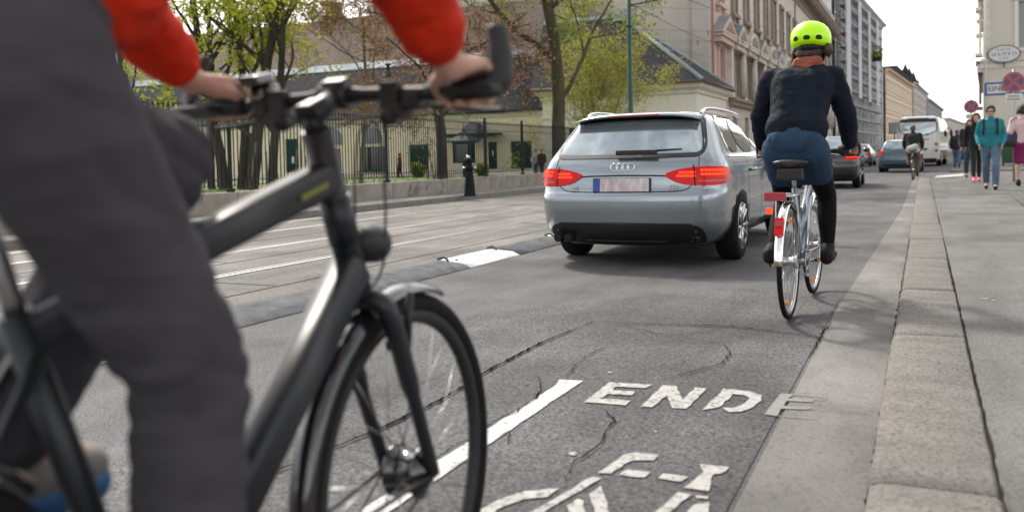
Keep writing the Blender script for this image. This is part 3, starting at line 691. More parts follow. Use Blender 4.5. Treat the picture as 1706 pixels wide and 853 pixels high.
for i in range(0, n, 2):
    x = .4+i*(Lf*.78)/n; mb.tube([(x, -1.47, 0), (x+Lf*.78/n*2, -1.47, 8.2)], .03, 5); mb.tube([(x, -1.47, 12.3), (x+Lf*.78/n*2, -1.47, 20.5)], .03, 5)
obj('rail', mb, MATS['scaf_steel'], sc)
for k in range(12):
    mb = MB(); mb.box((Lf*.395+.2, -.95, 2.0+k*2.05), (Lf*.785, .96, .06)); mb.box((Lf*.395+.2, -1.44, 2.14+k*2.05), (Lf*.785, .03, .2)); obj('deck', mb, MATS['scaf_plank'], sc)
M('net', (.55, .56, .57), .9, var=.12, scale=1.5)
mb = MB()
for k in range(4): 
    x0 = .6+k*Lf*.2; nseg = 10
    mb.loft([[(x0+i*.5, -1.55-.06*sin(i*1.7+k), 9.5+j*3.9) for i in range(nseg)] for j in range(5)], False, ring_closed=False)
obj('netting', mb, MATS['net'], sc)
t, lf = far_house('peach_house', 'peach coloured town house with pale window trim behind the bus', 'house', (-7.1, 200), (-2.6, 262), 18.2, 12, 'peach', 4, 14, trim='peach_trim', fl=4.1, z0=1.5, hh=2.3, w=1.3)
mb = MB(); slab(mb, [(0, .2, 18.1), (lf, .2, 18.1), (lf, 5, 21.5), (0, 5, 21.5)]); obj('roof', mb, MATS['slate'], t)
t, lf = far_house('pale_house', 'pale cream house with dark mansard roof past the peach one', 'house', (-2.4, 264), (1.0, 322), 19.5, 14, 'pale_house', 4, 12, fl=4.3, z0=1.5, hh=2.3, w=1.3)
mb = MB(); slab(mb, [(0, .3, 19.4), (lf, .3, 19.4), (lf, 4, 24.5), (0, 4, 24.5)]); slab(mb, [(-.02, .3, 19.4), (-.02, 4, 24.5), (-.02, 12, 24.4), (-.02, 12, 19.4)]); o = obj('roof', mb, MATS['slate'], t)
for X in (9, 24, 40): 
    mb = MB(); mb.box((X, 2.2, 21.5), (2.2, 2.4, 2.6)); mb.lathe([(1.5, 0), (.0, 3.2)], (X, 2.6, 22.8), (0, 0, 1), 4); obj('dormer', mb, MATS['slate'], o)
t, lf = far_house('grey_house', 'grey green house with a curved corner at the end of the left row', 'house', (1.4, 324), (7.5, 420), 18.0, 14, 'grey_green', 4, 16, fl=4.0, z0=1.5, hh=2.2, w=1.4)
mb = MB(); mb.lathe([(3.4, 0), (3.4, 17.5), (3.8, 18), (3.0, 19.5), (1.6, 22), (.0, 24)], (1.0, 3.2, 0), (0, 0, 1), 18); obj('corner_tower', mb, MATS['grey_green'], t)
for i, (a, b, h, lab) in enumerate((((9.5, 430), (22, 560), 15, 'pale distant house closing the view left of the far no stopping sign'), ((22, 600), (48, 590), 17, 'whitish distant house across the end of the street'))):
    far_house('distant_house', lab, 'house', a, b, h, 14, 'pale_house', 4, 10, fl=3.7, z0=1.2)
hl = MB(); random.seed(9)
rows = []
for j in range(7): rows.append([(-60+i*14, 700+j*45, max(0, (9+10*noise.noise(Vector((i*.31, j*.4, 2)))+2.6*noise.noise(Vector((i*1.3, j, 7)))+8)*sin(pi*(i+.5)/22)*min(1, j/2.5)*1.35)) for i in range(22)])
hl.loft(rows, False, ring_closed=False); struct('hill', hl, MATS['far_hill'])

# --- cream corner house on the right, its street side bending away
RX, RY = 2.86, 52.0
rh = thing('corner_house', 'cream corner house with a moulded ledge above the green bins', 'house', (RX, RY, 0))
ops = [(1.62, 3.0, 6.15, 8.5), (4.6, 6.0, 6.15, 8.5), (7.6, 9.0, 6.15, 8.5), (1.62, 3.0, 10.4, 12.8), (4.6, 6.0, 10.4, 12.8), (6.2, 8.4, .3, 3.2)]
mb = wall_open(14, 15, ops, 0, .3); obj('wall', mb, MATS['cream_house'], rh, fix=False)
for o in ops:
    wn = window_parts(rh, (o[0]+o[1])/2, o[2], o[1]-o[0], o[3]-o[2], 'zinc', 'dark_glass', .2, 2, 2)
    mb = MB()
    for s, xx in ((-1, o[0]), (1, o[1])): mb.box((xx-s*-.10, -.04, (o[2]+o[3])/2), (.18, .1, o[3]-o[2]+.2))
    mb.box(((o[0]+o[1])/2, -.06, o[3]+.22), (o[1]-o[0]+.5, .14, .28)); mb.box(((o[0]+o[1])/2, -.10, o[2]-.12), (o[1]-o[0]+.5, .24, .16)); mb.box(((o[0]+o[1])/2, -.03, o[2]-.5), (o[1]-o[0]+.1, .08, .64)); obj('window_surround', mb, MATS['cream_light'], rh)
mb = MB(); band(mb, -.12, 14, 5.15, [(0, 0), (.05, .02), (.07, .28), (.18, .36), (.22, .5), (0, .56)]); band(mb, -.05, 14, 0, [(0, 0), (.05, 0), (.05, .8), (0, .85)]); band(mb, -.2, 14, 14.4, [(0, 0), (.3, .1), (.5, .5), (0, .55)])
for z in (5.9+.55*k for k in range(15)): mb.box((.16, -.02, z), (.32, .05, .5))
obj('ledge', mb, MATS['cream_light'], rh)
mb = MB(); sdv = Vector((1.0, 17, 0)).normalized(); sn = Vector((-sdv.y, sdv.x, 0))
ang = atan2(sdv.y, sdv.x)
sb = MB(); sb.box((10, -.15, 7.5), (20, .3, 14.98)); 
for z in (5.2, 9.6, 14.4): sb.box((10, .12, z), (20, .36, .4))
sb.xf(Matrix.Rotation(ang, 4, 'Z')); sb.xf(Matrix.Translation((.02, .02, 0))); obj('side_wall', sb, MATS['cream_house'], rh)
for k, (d_, z) in enumerate(((1.3, 4.35), (1.3, 7.2), (4.5, 8.6), (4.5, 11.0), (7.5, 9.8))):
    sb = MB(); sb.box((d_, .14, z), (.9, .12, 2.2 if k else 1.9)); sb.box((d_, .2, z-1.2), (1.2, .34, .14)); sb.box((d_, .2, z+1.2), (1.2, .3, .2)); sb.xf(Matrix.Rotation(ang, 4, 'Z')); obj('shutter', sb, M('shutter_grey', (.13, .125, .125), .7) if k == 0 else MATS['cream_light'], rh)
mb = MB(); mb.tube([(.12, -.12, .1), (.12, -.12, 14)], .055, 8); obj('downpipe', mb, MATS['cream_light'], rh)
# oval inn sign on an iron bracket and the ledge
ov = thing('oval_sign', 'oval white sign with grey lettering above the ledge', 'sign', (3.80, RY-.28, 5.85))
n = 40; E1 = [(.72*cos(2*pi*i/n), .42*sin(2*pi*i/n)) for i in range(n)]
mb = MB(); mb.prism([(a*1.06, b*1.09) for a, b in E1], (0, .05, 0), (0, -.01, 0)); obj('rim', mb, M('sign_rim', (.16, .15, .14), .5), ov)
mb = MB(); mb.prism([(a*.96, b*.94) for a, b in E1], (0, .05, 0), (0, -.025, 0)); obj('face', mb, M('sign_white', (.62, .62, .62), .5, var=.04), ov)
mb = MB(); random.seed(4)
for z, x0, x1, h in ((.22, -.32, .32, .10), (.0, -.54, .54, .17), (-.23, -.18, .2, .08)):
    x = x0
    while x < x1:
        wd = random.uniform(.5, .9)*h; mb.box((x, -.027, z), (wd*.28, .003, h)); 
        mb.box((x+wd*.4, -.027, z+random.choice((-.4, 0, .4))*h), (wd*.5, .003, h*.2)); x += wd*1.25
obj('lettering', mb, M('sign_grey', (.10, .11, .12), .6), ov)
mb = MB(); mb.tube([(0, .06, -.42), (0, .06, -.62), (0, .26, -.64)], .025, 6); obj('bracket', mb, MATS['iron'], ov)
# ------------------------------------------------------------------ trees and shrubs
M('bark', (.055, .045, .036), .95, var=.35, scale=9, stretch=(1, 1, .25), bump=.9, bscale=30)
M('bark_green', (.07, .062, .035), .95, var=.35, scale=7, stretch=(1, 1, .25), bump=.9, bscale=30)
M('twig_pale', (.17, .14, .11), .9, var=.2)
def leafmat(name, c, c2):
    m = M(name, c, .6, var=.2, scale=1.6, col2=c2); t = m.node_tree; b = t.nodes['Principled BSDF']; o = t.nodes['Material Output']
    tr = t.nodes.new('ShaderNodeBsdfTranslucent'); mx = t.nodes.new('ShaderNodeMixShader'); mx.inputs[0].default_value = .5
    src = b.inputs['Base Color'].links[0].from_socket; t.links.new(src, tr.inputs['Color']); t.links.new(b.outputs[0], mx.inputs[1]); t.links.new(tr.outputs[0], mx.inputs[2]); t.links.new(mx.outputs[0], o.inputs['Surface'])
leafmat('leaf_fresh', (.33, .39, .03), (.55, .56, .07))
leafmat('leaf_green', (.13, .18, .025), (.25, .29, .045))
leafmat('leaf_bud', (.30, .15, .08), (.42, .25, .15))
leafmat('leaf_olive', (.28, .30, .04), (.42, .40, .07))

def tree(name, lab, cat, base, trunks, h, spread, leaf, bark, seed, nleaf=5, lsize=.07, depth=4, droop=0., low=.3, grp=None, kids=(3, 5), clump=.30, twigr=.006, trunk_r=.22, leafprob=.9, rise=.35):
    R = random.Random(seed); t = thing(name, lab, cat, base, 0, grp); wood = MB(); lv = MB()
    def rv(k=1.): return Vector((R.uniform(-k, k), R.uniform(-k, k), R.uniform(-k, k)))
    def leaves(p, s):
        if R.random() > leafprob: return
        for _ in range(nleaf):
            c = p + rv(s); a = rv().normalized(); b_ = a.cross(rv()).normalized(); z = lsize*R.uniform(.55, 1.35)
            lv.bm.faces.new([lv.bm.verts.new(q) for q in (c-a*z, c-b_*z*.55+a*z*.1, c+a*z, c+b_*z*.55+a*z*.1)])
    def branch(p, d, Ln, r, k):
        n = max(4, int(Ln/.35)) if k < 3 else 3
        pts = [p]; rs = [r]; q = p; dd = d.copy()
        for i in range(n):
            dd = (dd + rv(.16 if k else .06) + Vector((0, 0, (.05 if k < depth-1 else -.05*droop)))).normalized(); q = q + dd*(Ln/n); pts.append(q); rs.append(max(twigr*.6, r*(1-(.55 if k == 0 else .72)*(i+1)/n)))
        wood.tube(pts, rs, 9 if k == 0 else (6 if k < 3 else 4), cap=False)
        if k >= depth-1:
            for i in range(1, len(pts)): leaves(pts[i], clump)
        elif k == depth-2:
            for i in range(len(pts)//2, len(pts)): leaves(pts[i], clump*.8)
        if k >= depth: return
        m = R.randint(*kids) + (3 if k == 0 else 0)
        for j in range(m):
            f = (low + (1-low)*(j+R.random())/m) if k == 0 else R.uniform(.3, 1.)
            i = min(len(pts)-2, int(f*(len(pts)-1))); st = pts[i].lerp(pts[i+1], f*(len(pts)-1)-i) if i+1 < len(pts) else pts[-1]
            out = rv().normalized(); cur = (pts[i+1]-pts[i]).normalized(); out = (out - cur*out.dot(cur)).normalized()
            nd = (cur*R.uniform(.35, .75) + out*spread + Vector((0, 0, rise*R.uniform(-.4, 1)))).normalized()
            branch(st, nd, Ln*R.uniform(.42, .68)*(1.1-.45*f if k == 0 else 1), max(twigr, rs[i]*R.uniform(.4, .62)), k+1)
    for (dx, dy, lean, rr, hh) in trunks:
        branch(Vector((dx, dy, -.1)), Vector((lean[0], lean[1], 1)).normalized(), h*hh, trunk_r*rr, 0)
    obj('trunk', wood, MATS[bark], t, fix=False)
    obj('crown', lv, MATS[leaf], t, fix=False)
    return t
b = gy(403, 285, 27)
tree('maple_tree', 'many stemmed tree with bright young leaves behind the railings by the rider\'s left hand', 'tree', (b.x, 27, 0),
     [(-.95, 0, (-.10, .02), .95, 1), (-.35, .3, (.03, 0), .8, 1.05), (.45, 0, (.10, 0), 1.1, 1.0), (.95, .5, (.26, .05), .8, .95), (-2.2, .6, (-.16, 0), .7, .95)], 9.0, .75, 'leaf_fresh', 'bark', 21, nleaf=6, lsize=.09, depth=4, low=.22, clump=.26, trunk_r=.25, kids=(3, 4), leafprob=.5)
b = gy(737, 262, 30)
tree('budding_tree', 'bare tree with brown buds and thin tangled twigs in front of the tiled roof', 'tree', (b.x, 30, 0),
     [(0, 0, (-.02, 0), 1, 1)], 9.5, .95, 'leaf_bud', 'bark', 8, nleaf=2, lsize=.06, depth=5, low=.20, clump=.30, trunk_r=.24, kids=(4, 5), droop=1.4, leafprob=.55, rise=.0, twigr=.010)
b = gy(600, 262, 33)
tree('budding_tree', 'slighter bare tree with rusty buds between the maple and the red sleeve', 'tree', (b.x, 33, 0),
     [(0, 0, (.04, 0), .8, 1)], 7.6, .95, 'leaf_bud', 'twig_pale', 15, nleaf=2, lsize=.06, depth=5, low=.26, clump=.35, trunk_r=.15, kids=(4, 5), droop=1.2, leafprob=.5, rise=.05, twigr=.010)
b = gx(931, 230, -13.4)
tree('street_tree', 'tall dark trunked tree with sparse young leaves left of the silver car', 'tree', (b.x, b.y, 0),
     [(0, 0, (-.03, 0), 1, 1)], 12.5, .8, 'leaf_green', 'bark_green', 33, nleaf=6, lsize=.085, depth=4, low=.20, clump=.3, trunk_r=.31, kids=(4, 5), droop=1.3, leafprob=.75, rise=.05)
b = gx(996, 230, -14.2)
tree('birch_tree', 'feathery yellow green young tree between the dark trunk and the green pole', 'tree', (b.x, b.y, 0),
     [(0, 0, (0, 0), 1, 1), (.3, .2, (.12, 0), .8, .85), (-.4, .1, (-.12, 0), .8, .9), (.7, 0, (.22, .1), .6, .7), (-.8, .3, (-.2, .1), .6, .75)], 6.4, .62, 'leaf_olive', 'twig_pale', 43, nleaf=4, lsize=.055, depth=4, low=.10, clump=.30, trunk_r=.08, kids=(3, 4), leafprob=.72, rise=.6)
b = gy(215, 285, 30)
tree('maple_tree', 'young leafed tree behind the railings hidden by the rider\'s thigh', 'tree', (b.x, 30, 0), [(0, 0, (.05, 0), 1, 1)], 9.5, .8, 'leaf_fresh', 'bark', 52, nleaf=5, lsize=.085, depth=4, low=.28, clump=.3, trunk_r=.25, kids=(3, 4), leafprob=.55)
# staked saplings on the lawn
for i, (u, Y, lean, lab) in enumerate(((428, 20.5, .10, 'thin staked sapling under the maple with a leaning pole'), (712, 29, -.12, 'pale stake and sapling in front of a green door'), (500, 33, .05, 'slim sapling on the lawn between two dark doors'))):
    b = gy(u, 275, Y); t = thing('sapling', lab, 'young tree', (b.x, Y, 0)); mb = MB(); R = random.Random(i)
    mb.tube(crv([(0, 0, 0), (.03, 0, .7), (.02, .03, 1.5), (.08, 0, 2.3)], 4), [.025]*12+[.012], 6)
    for k in range(9): z = 1.0+k*.15; a = R.uniform(0, 6.3); mb.tube([(.03, 0, z), (.03+.25*cos(a), .25*sin(a), z+.3)], [.008, .003], 4)
    obj('trunk', mb, MATS['bark'], t)
    mb = MB(); mb.tube([(-.35*(1 if lean > 0 else -1), 0, 0), (-.35*(1 if lean > 0 else -1)+lean*3, .05, 1.7)], .03, 6); mb.tube([(.3, .1, 0), (.28, .1, 1.4)], .03, 6); obj('stake', mb, MATS['twig_pale'], t)
# knee-high shrubs along the house
random.seed(12)
for i, X in enumerate((-26.9, -23.0)):
    Y = 44+random.uniform(-2, 2); labs = ('rounded dark shrub before the canopy wall', 'low shrub in front of the narrow green door')
    tree('shrub', labs[i], 'shrub', (X, Y, 0), [(0, 0, (.1, 0), 1, 1), (.1, .1, (-.3, .1), 1, .9), (-.1, 0, (.35, .1), 1, .9)], .7, .8, 'leaf_green', 'bark', 60+i, nleaf=3, lsize=.06, depth=3, low=.15, clump=.12, trunk_r=.02, kids=(3, 4), grp='shrubs in the garden')
b = gy(773, 250, 43); t = thing('garden_lantern', 'dark green roofed lantern case on a post in the garden', 'lantern', (b.x, 43, 0)); mb = MB()
mb.box((0, 0, .45), (.14, .14, .9)); obj('post', mb, MATS['green_door'], t)
mb = MB()
for sx in (-1, 1):
    for sy in (-1, 1): mb.box((sx*.48, sy*.3, 1.4), (.09, .09, 1.1))
mb.box((0, 0, .9), (1.1, .7, .1)); mb.box((0, 0, 1.95), (1.1, .7, .08)); obj('case', mb, MATS['green_door'], t)
mb = MB(); mb.box((0, 0, 1.42), (.86, .5, .95)); obj('pane', mb, MATS['dark_glass'], t)
mb = MB(); mb.lathe([(1.05, 2.0), (.95, 2.1), (.45, 2.35), (.25, 2.55), (.1, 2.62), (.0, 2.8)], (0, 0, 0), (0, 0, 1), 4, smooth=False); obj('roof', mb, MATS['green_door'], t)
# ------------------------------------------------------------------ vehicles: contour-lofted bodies, panels fitted onto them
def paint_m(name, c, flake=.5, rough=.32):
    m = M(name, c, rough, metal=flake, var=.03, scale=400, coat=1.0); return m
paint_m('silver_paint', (.28, .32, .352), .82, .27); paint_m('black_paint', (.012, .014, .016), .3); paint_m('blue_paint', (.045, .085, .115), .5); paint_m('white_paint', (.62, .63, .62), .0)
paint_m('red_paint', (.25, .02, .02), .2); paint_m('grey_paint', (.3, .32, .33), .5)
M('car_glass', (.34, .40, .43), .05, metal=.7, var=.1); M('side_glass', (.02, .022, .02), .04, var=.2, ior=2.0)
M('black_trim', (.007, .0075, .009), .5, var=.2); M('rubber', (.009, .009, .010), .9, ior=1.3, var=.25, scale=30, bump=.3, bscale=90); M('alloy', (.55, .56, .57), .28, metal=.9, var=.05)
M('chrome', (.78, .78, .78), .12, metal=1., var=.03); M('tail_red', (.40, .006, .008), .2, var=.1, ior=1.3, emit=(1, .02, .02), es=.10); M('tail_lit', (.6, .02, .01), .4, ior=1.15, emit=(1, .07, .02), es=.75)
M('tail_dim', (.45, .02, .025), .15, coat=1, var=.1); M('tail_clear', (.45, .12, .10), .3); M('plate_smudge', (.42, .31, .31), .6, col2=(.70, .67, .67), scale=7, stretch=(3.2, 1, 1)); M('plate_white', (.62, .62, .6), .5); M('plate_blue', (.02, .07, .32), .5)
M('dark_gap', (.008, .008, .009), .9)
def interp(keys, z):
    for i in range(len(keys)-1):
        if keys[i][0] <= z <= keys[i+1][0]: break
    k0, k1, k2, k3 = keys[max(i-1, 0)], keys[i], keys[i+1], keys[min(i+2, len(keys)-1)]
    h = k2[0]-k1[0]; t = (z-k1[0])/h; out = []
    for c in range(1, len(k1)):
        m1 = ((k2[c]-k0[c])/(k2[0]-k0[0])) if k2[0] > k0[0] else 0; m2 = ((k3[c]-k1[c])/(k3[0]-k1[0])) if k3[0] > k1[0] else 0
        s = (k2[c]-k1[c])/h
        if s == 0: m1 = m2 = 0
        else:
            m1 = 0 if m1/s < 0 else min(abs(m1), 3*abs(s))*(1 if s > 0 else -1); m2 = 0 if m2/s < 0 else min(abs(m2), 3*abs(s))*(1 if s > 0 else -1)
        out.append((2*t**3-3*t*t+1)*k1[c] + (t**3-2*t*t+t)*h*m1 + (-2*t**3+3*t*t)*k2[c] + (t**3-t*t)*h*m2)
    return out
def outline(w, yr, bow, rx, ry, yf, z, bend=.02, crown=0.):
    pts = []; n1, nc, ns, nf = 6, 7, 22, 6
    fx, fy, fb = min(rx*1.6, w*.6), min(ry*2.2, (yf-yr)*.3), bow*2.2
    for i in range(n1): t = i/n1; x = t*(w-rx); pts.append((x, yr+bow*(x/w)**2))
    y0 = yr+bow*((w-rx)/w)**2
    for i in range(nc): a = pi/2*i/nc; pts.append((w-rx+rx*sin(a)**.9, y0+ry*(1-cos(a)**.9)))
    ya = y0+ry; yb = yf-fb-fy; yb = max(yb, ya+.02); ym = (ya+yb)/2
    for i in range(ns+1): t = i/ns; y = ya+(yb-ya)*t; pts.append((w, y))
    for i in range(1, nc+1): a = pi/2*i/nc; pts.append((w-fx+fx*cos(a), yb+fy*sin(a)))
    for i in range(1, nf+1): t = 1-i/nf; x = t*(w-fx); pts.append((x, yf-fb*(x/w)**2 if yb > ya+.021 else yb+fy))
    full = pts + [(-x, y) for x, y in pts[-2:0:-1]]
    Lh = max(.1, yf-yr); mid = (yf+yr)/2
    return [(x*(1-bend*((y-2.3)/2.3)**2), y, z) for x, y in full]
def car_body(keys, nz=44, wheels=(), wr=.36, bend=.03):
    mb = MB(); z0, z1 = keys[0][0], keys[-1][0]; zs = sorted({round(z0+(z1-z0)*i/nz, 4) for i in range(nz+1)} | {k[0] for k in keys})
    mb.loft([outline(*interp(keys, z), z, bend) for z in zs], True)
    me = mb.mesh('body')
    if wheels:
        cut = MB()
        for (y, hw) in wheels:
            for s in (-1, 1): cut.cyl((s*(hw-.27), y, wr*.90), (s*(hw+.3), y, wr*.90), wr+.045, 40)
        co = bpy.data.objects.new('cut', cut.mesh('cut')); COL.objects.link(co)
        me = evaluated(me, [('BOOLEAN', dict(operation='DIFFERENCE', object=co, solver='EXACT'))]); bpy.data.objects.remove(co)
    for p in me.polygons: p.use_smooth = True
    return me
def bvh_of(me):
    b = bmesh.new(); b.from_mesh(me); t = BVHTree.FromBMesh(b); b.free(); return t
def chaikin(P, k=2, closed=True):
    for _ in range(k):
        Q = []; n = len(P)
        for i in range(n if closed else n-1):
            a, b = P[i], P[(i+1) % n]; Q += [(a[0]*.75+b[0]*.25, a[1]*.75+b[1]*.25), (a[0]*.25+b[0]*.75, a[1]*.25+b[1]*.75)]
        if not closed: Q = [P[0]] + Q + [P[-1]]
        P = Q
    return P
def fit(bvh, poly, mode, off=.004, step=.05, yc=1.3, side=1):
    """polygon in 2-D laid onto the body. mode 'rear': (x, z) from behind; 'side': (y, z) from the side; 'wrap': (angle deg from rear, z) from a vertical axis at y=yc"""
    bm = bmesh.new(); bm.faces.new([bm.verts.new((a, 0, b)) for a, b in poly])
    xs = [p[0] for p in poly]; zs = [p[1] for p in poly]; sx = step*(57 if mode == 'wrap' else 1)
    for i in range(1, int((max(xs)-min(xs))/sx)+1): bmesh.ops.bisect_plane(bm, geom=bm.verts[:]+bm.edges[:]+bm.faces[:], plane_co=(min(xs)+i*sx, 0, 0), plane_no=(1, 0, 0))
    for i in range(1, int((max(zs)-min(zs))/step)+1): bmesh.ops.bisect_plane(bm, geom=bm.verts[:]+bm.edges[:]+bm.faces[:], plane_co=(0, 0, min(zs)+i*step), plane_no=(0, 0, 1))
    bmesh.ops.triangulate(bm, faces=bm.faces[:])
    for v in bm.verts:
        a, z = v.co.x, v.co.z
        if mode == 'rear': o, d = Vector((a, -3, z)), Vector((0, 1, 0))
        elif mode == 'side': o, d = Vector((side*4, a, z)), Vector((-side, 0, 0))
        elif mode == 'top': o, d = Vector((a, z, 6)), Vector((0, 0, -1))
        elif mode == 'front': o, d = Vector((a, 20, z)), Vector((0, -1, 0))
        else: an = rad(a); d = Vector((-sin(an), cos(an), 0)); o = Vector((0, yc, z)) - d*5
        h = bvh.ray_cast(o, d)
        if h[0] is None: h = bvh.find_nearest(o + d*(3 if mode != 'wrap' else 4))
        nn = h[1] if h[1].dot(d) < 0 else -h[1]
        v.co = h[0] + nn*off
    mb = MB(); mb.bm.free(); mb.bm = bm
    for f in bm.faces: f.smooth = True
    return mb
def fitm(bvh, polys, mode, off=.004, **k):
    out = MB()
    for p in polys:
        b = fit(bvh, p, mode, off, **k); me = b.mesh('p', False); out.bm.from_mesh(me); bpy.data.meshes.remove(me)
    return out
def ribbon(pts, w, closed=False):     # quads along a polyline, width w
    n = len(pts); Ls, Rs = [], []
    for i in range(n):
        a = pts[(i-1) % n] if closed or i else pts[i]; b = pts[(i+1) % n] if closed or i < n-1 else pts[i]
        dx, dy = b[0]-a[0], b[1]-a[1]; l = hypot(dx, dy) or 1; nx, ny = -dy/l*w/2, dx/l*w/2; Ls.append((pts[i][0]+nx, pts[i][1]+ny)); Rs.append((pts[i][0]-nx, pts[i][1]-ny))
    return [[Ls[i], Ls[(i+1) % n], Rs[(i+1) % n], Rs[i]] for i in range(n if closed else n-1)]
def car_wheel(parent, x, y, r, w, side, spokes=10, mat='alloy'):
    t = MB(); t.lathe([(r*.68, -w/2+.01), (r*.80, -w/2), (r*.94, -w/2+.012), (r, -w/2+.04), (r, w/2-.04), (r*.94, w/2-.012), (r*.80, w/2), (r*.68, w/2-.01)], (x, y, r), (side, 0, 0), 36)
    o = obj('wheel', t, MATS['rubber'], parent)
    m = MB(); m.lathe([(r*.69, -w/2+.02), (r*.60, -w/2+.05), (r*.60, w/2-.05), (r*.70, w/2-.012), (r*.67, w/2-.004), (r*.63, w/2-.02)], (x, y, r), (side, 0, 0), 36, cap=False)
    for k in range(spokes):
        a = 2*pi*k/spokes + .1*(k % 2); c, s_ = cos(a), sin(a)
        m.tube([(x+side*(w/2-.035), y+c*r*.10, r+s_*r*.10), (x+side*(w/2-.028), y+c*r*.35, r+s_*r*.35), (x+side*(w/2-.022), y+c*r*.65, r+s_*r*.65)], [r*.09, r*.075, r*.10], 8)
    m.lathe([(r*.2, w/2-.05), (r*.18, w/2-.018), (r*.1, w/2-.012), (0.001, w/2-.012)], (x, y, r), (side, 0, 0), 16); obj('rim', m, MATS[mat], o)
    d = MB(); d.lathe([(r*.62, -.02), (r*.62, .0)], (x-side*.0, y, r), (side, 0, 0), 24); obj('brake_disc', d, MATS['dark_gap'], o)
    return o
def under(parent, L_, w):
    m = MB(); m.box((0, L_/2, .30), (w*2-.5, L_-.5, .2)); obj('underbody', m, MATS['dark_gap'], parent)

# ---- silver estate car
car = thing('estate_car', 'silver blue estate car with lit red tail lights and blurred number plate', 'car', (-2.45, 7.42, 0))
WAG = [(.19, .74, .20, .16, .25, .40, 4.45), (.24, .80, .10, .15, .25, .38, 4.58), (.34, .865, .035, .14, .26, .36, 4.66), (.50, .89, .005, .13, .27, .36, 4.70), (.60, .895, .0, .13, .27, .36, 4.70), (.665, .897, .012, .13, .26, .36, 4.68),
       (.70, .897, .055, .12, .24, .34, 4.66), (.80, .896, .075, .12, .23, .34, 4.60), (.90, .888, .10, .12, .22, .34, 4.30), (.955, .872, .13, .12, .21, .34, 3.85), (.985, .852, .155, .11, .20, .33, 3.45), (1.02, .828, .19, .10, .18, .32, 3.28), (1.15, .765, .335, .10, .16, .30, 2.95), (1.28, .695, .475, .09, .15, .28, 2.62),
       (1.36, .635, .565, .09, .15, .28, 2.36), (1.395, .585, .615, .08, .2, .26, 2.2), (1.415, .52, .70, .07, .2, .26, 2.05), (1.43, .40, .90, .06, .2, .3, 1.9), (1.438, .2, 1.15, .04, .1, .2, 1.75)]
bme = car_body(WAG, 46, [(1.0, .89), (3.83, .89)], .325); bv = bvh_of(bme)
put('body', bme, MATS['silver_paint'], car)
rw = chaikin([(-.665, 1.01), (-.60, 1.0), (.60, 1.0), (.665, 1.01), (.70, 1.06), (.62, 1.30), (.585, 1.352), (-.585, 1.352), (-.62, 1.30), (-.70, 1.06)], 1)
o = obj('rear_window', fit(bv, rw, 'rear', .004, .05), MATS['car_glass'], car)
obj('window_border', fitm(bv, ribbon(chaikin(rw, 1), .035, True), 'rear', .006, step=.06), MATS['black_trim'], o)
wp = MB(); wp.box((.12, .135, 1.035), (.38, .05, .045), bev=.012); wp.tube([(.1, .15, 1.04), (.35, .165, 1.05), (.52, .20, 1.055)], [.018, .012, .008], 6); obj('rear_wiper', wp, MATS['black_trim'], car)
sp = MB()                                       # roof spoiler with the high brake lamp
sp.loft([[(x, yy+.06*(x/.6)**2, z - .05*(x/.62)**4) for yy, z in ((.50, 1.368), (.435, 1.372), (.44, 1.388), (.60, 1.412), (.75, 1.422), (.75, 1.395))] for x in [-.60+1.2*i/16 for i in range(17)]], True); o = obj('spoiler', sp, MATS['silver_paint'], car)
m = MB(); m.loft([[(x, .452+.06*(x/.6)**2, 1.362-.05*(x/.62)**4), (x, .445+.06*(x/.6)**2, 1.376-.05*(x/.62)**4), (x, .50+.06*(x/.6)**2, 1.364-.05*(x/.62)**4)] for x in [-.56+1.12*i/12 for i in range(13)]], True); obj('lip', m, MATS['black_trim'], o)
m = MB(); m.loft([[(x, .436+.06*(x/.6)**2, 1.372), (x, .434+.06*(x/.6)**2, 1.386), (x, .47, 1.38)] for x in [-.25+.5*i/8 for i in range(9)]], True); obj('brake_lamp', m, MATS['tail_dim'], o)
for s in (-1, 1):
    m = MB(); m.tube(crv([(s*.56, .78, 1.39), (s*.57, .86, 1.425), (s*.575, 1.1, 1.445), (s*.585, 1.7, 1.45), (s*.60, 2.2, 1.43), (s*.60, 2.42, 1.395)], 6), .016, 8, flat=(1, 1.2)); obj('roof_rail', m, MATS['chrome'], car)
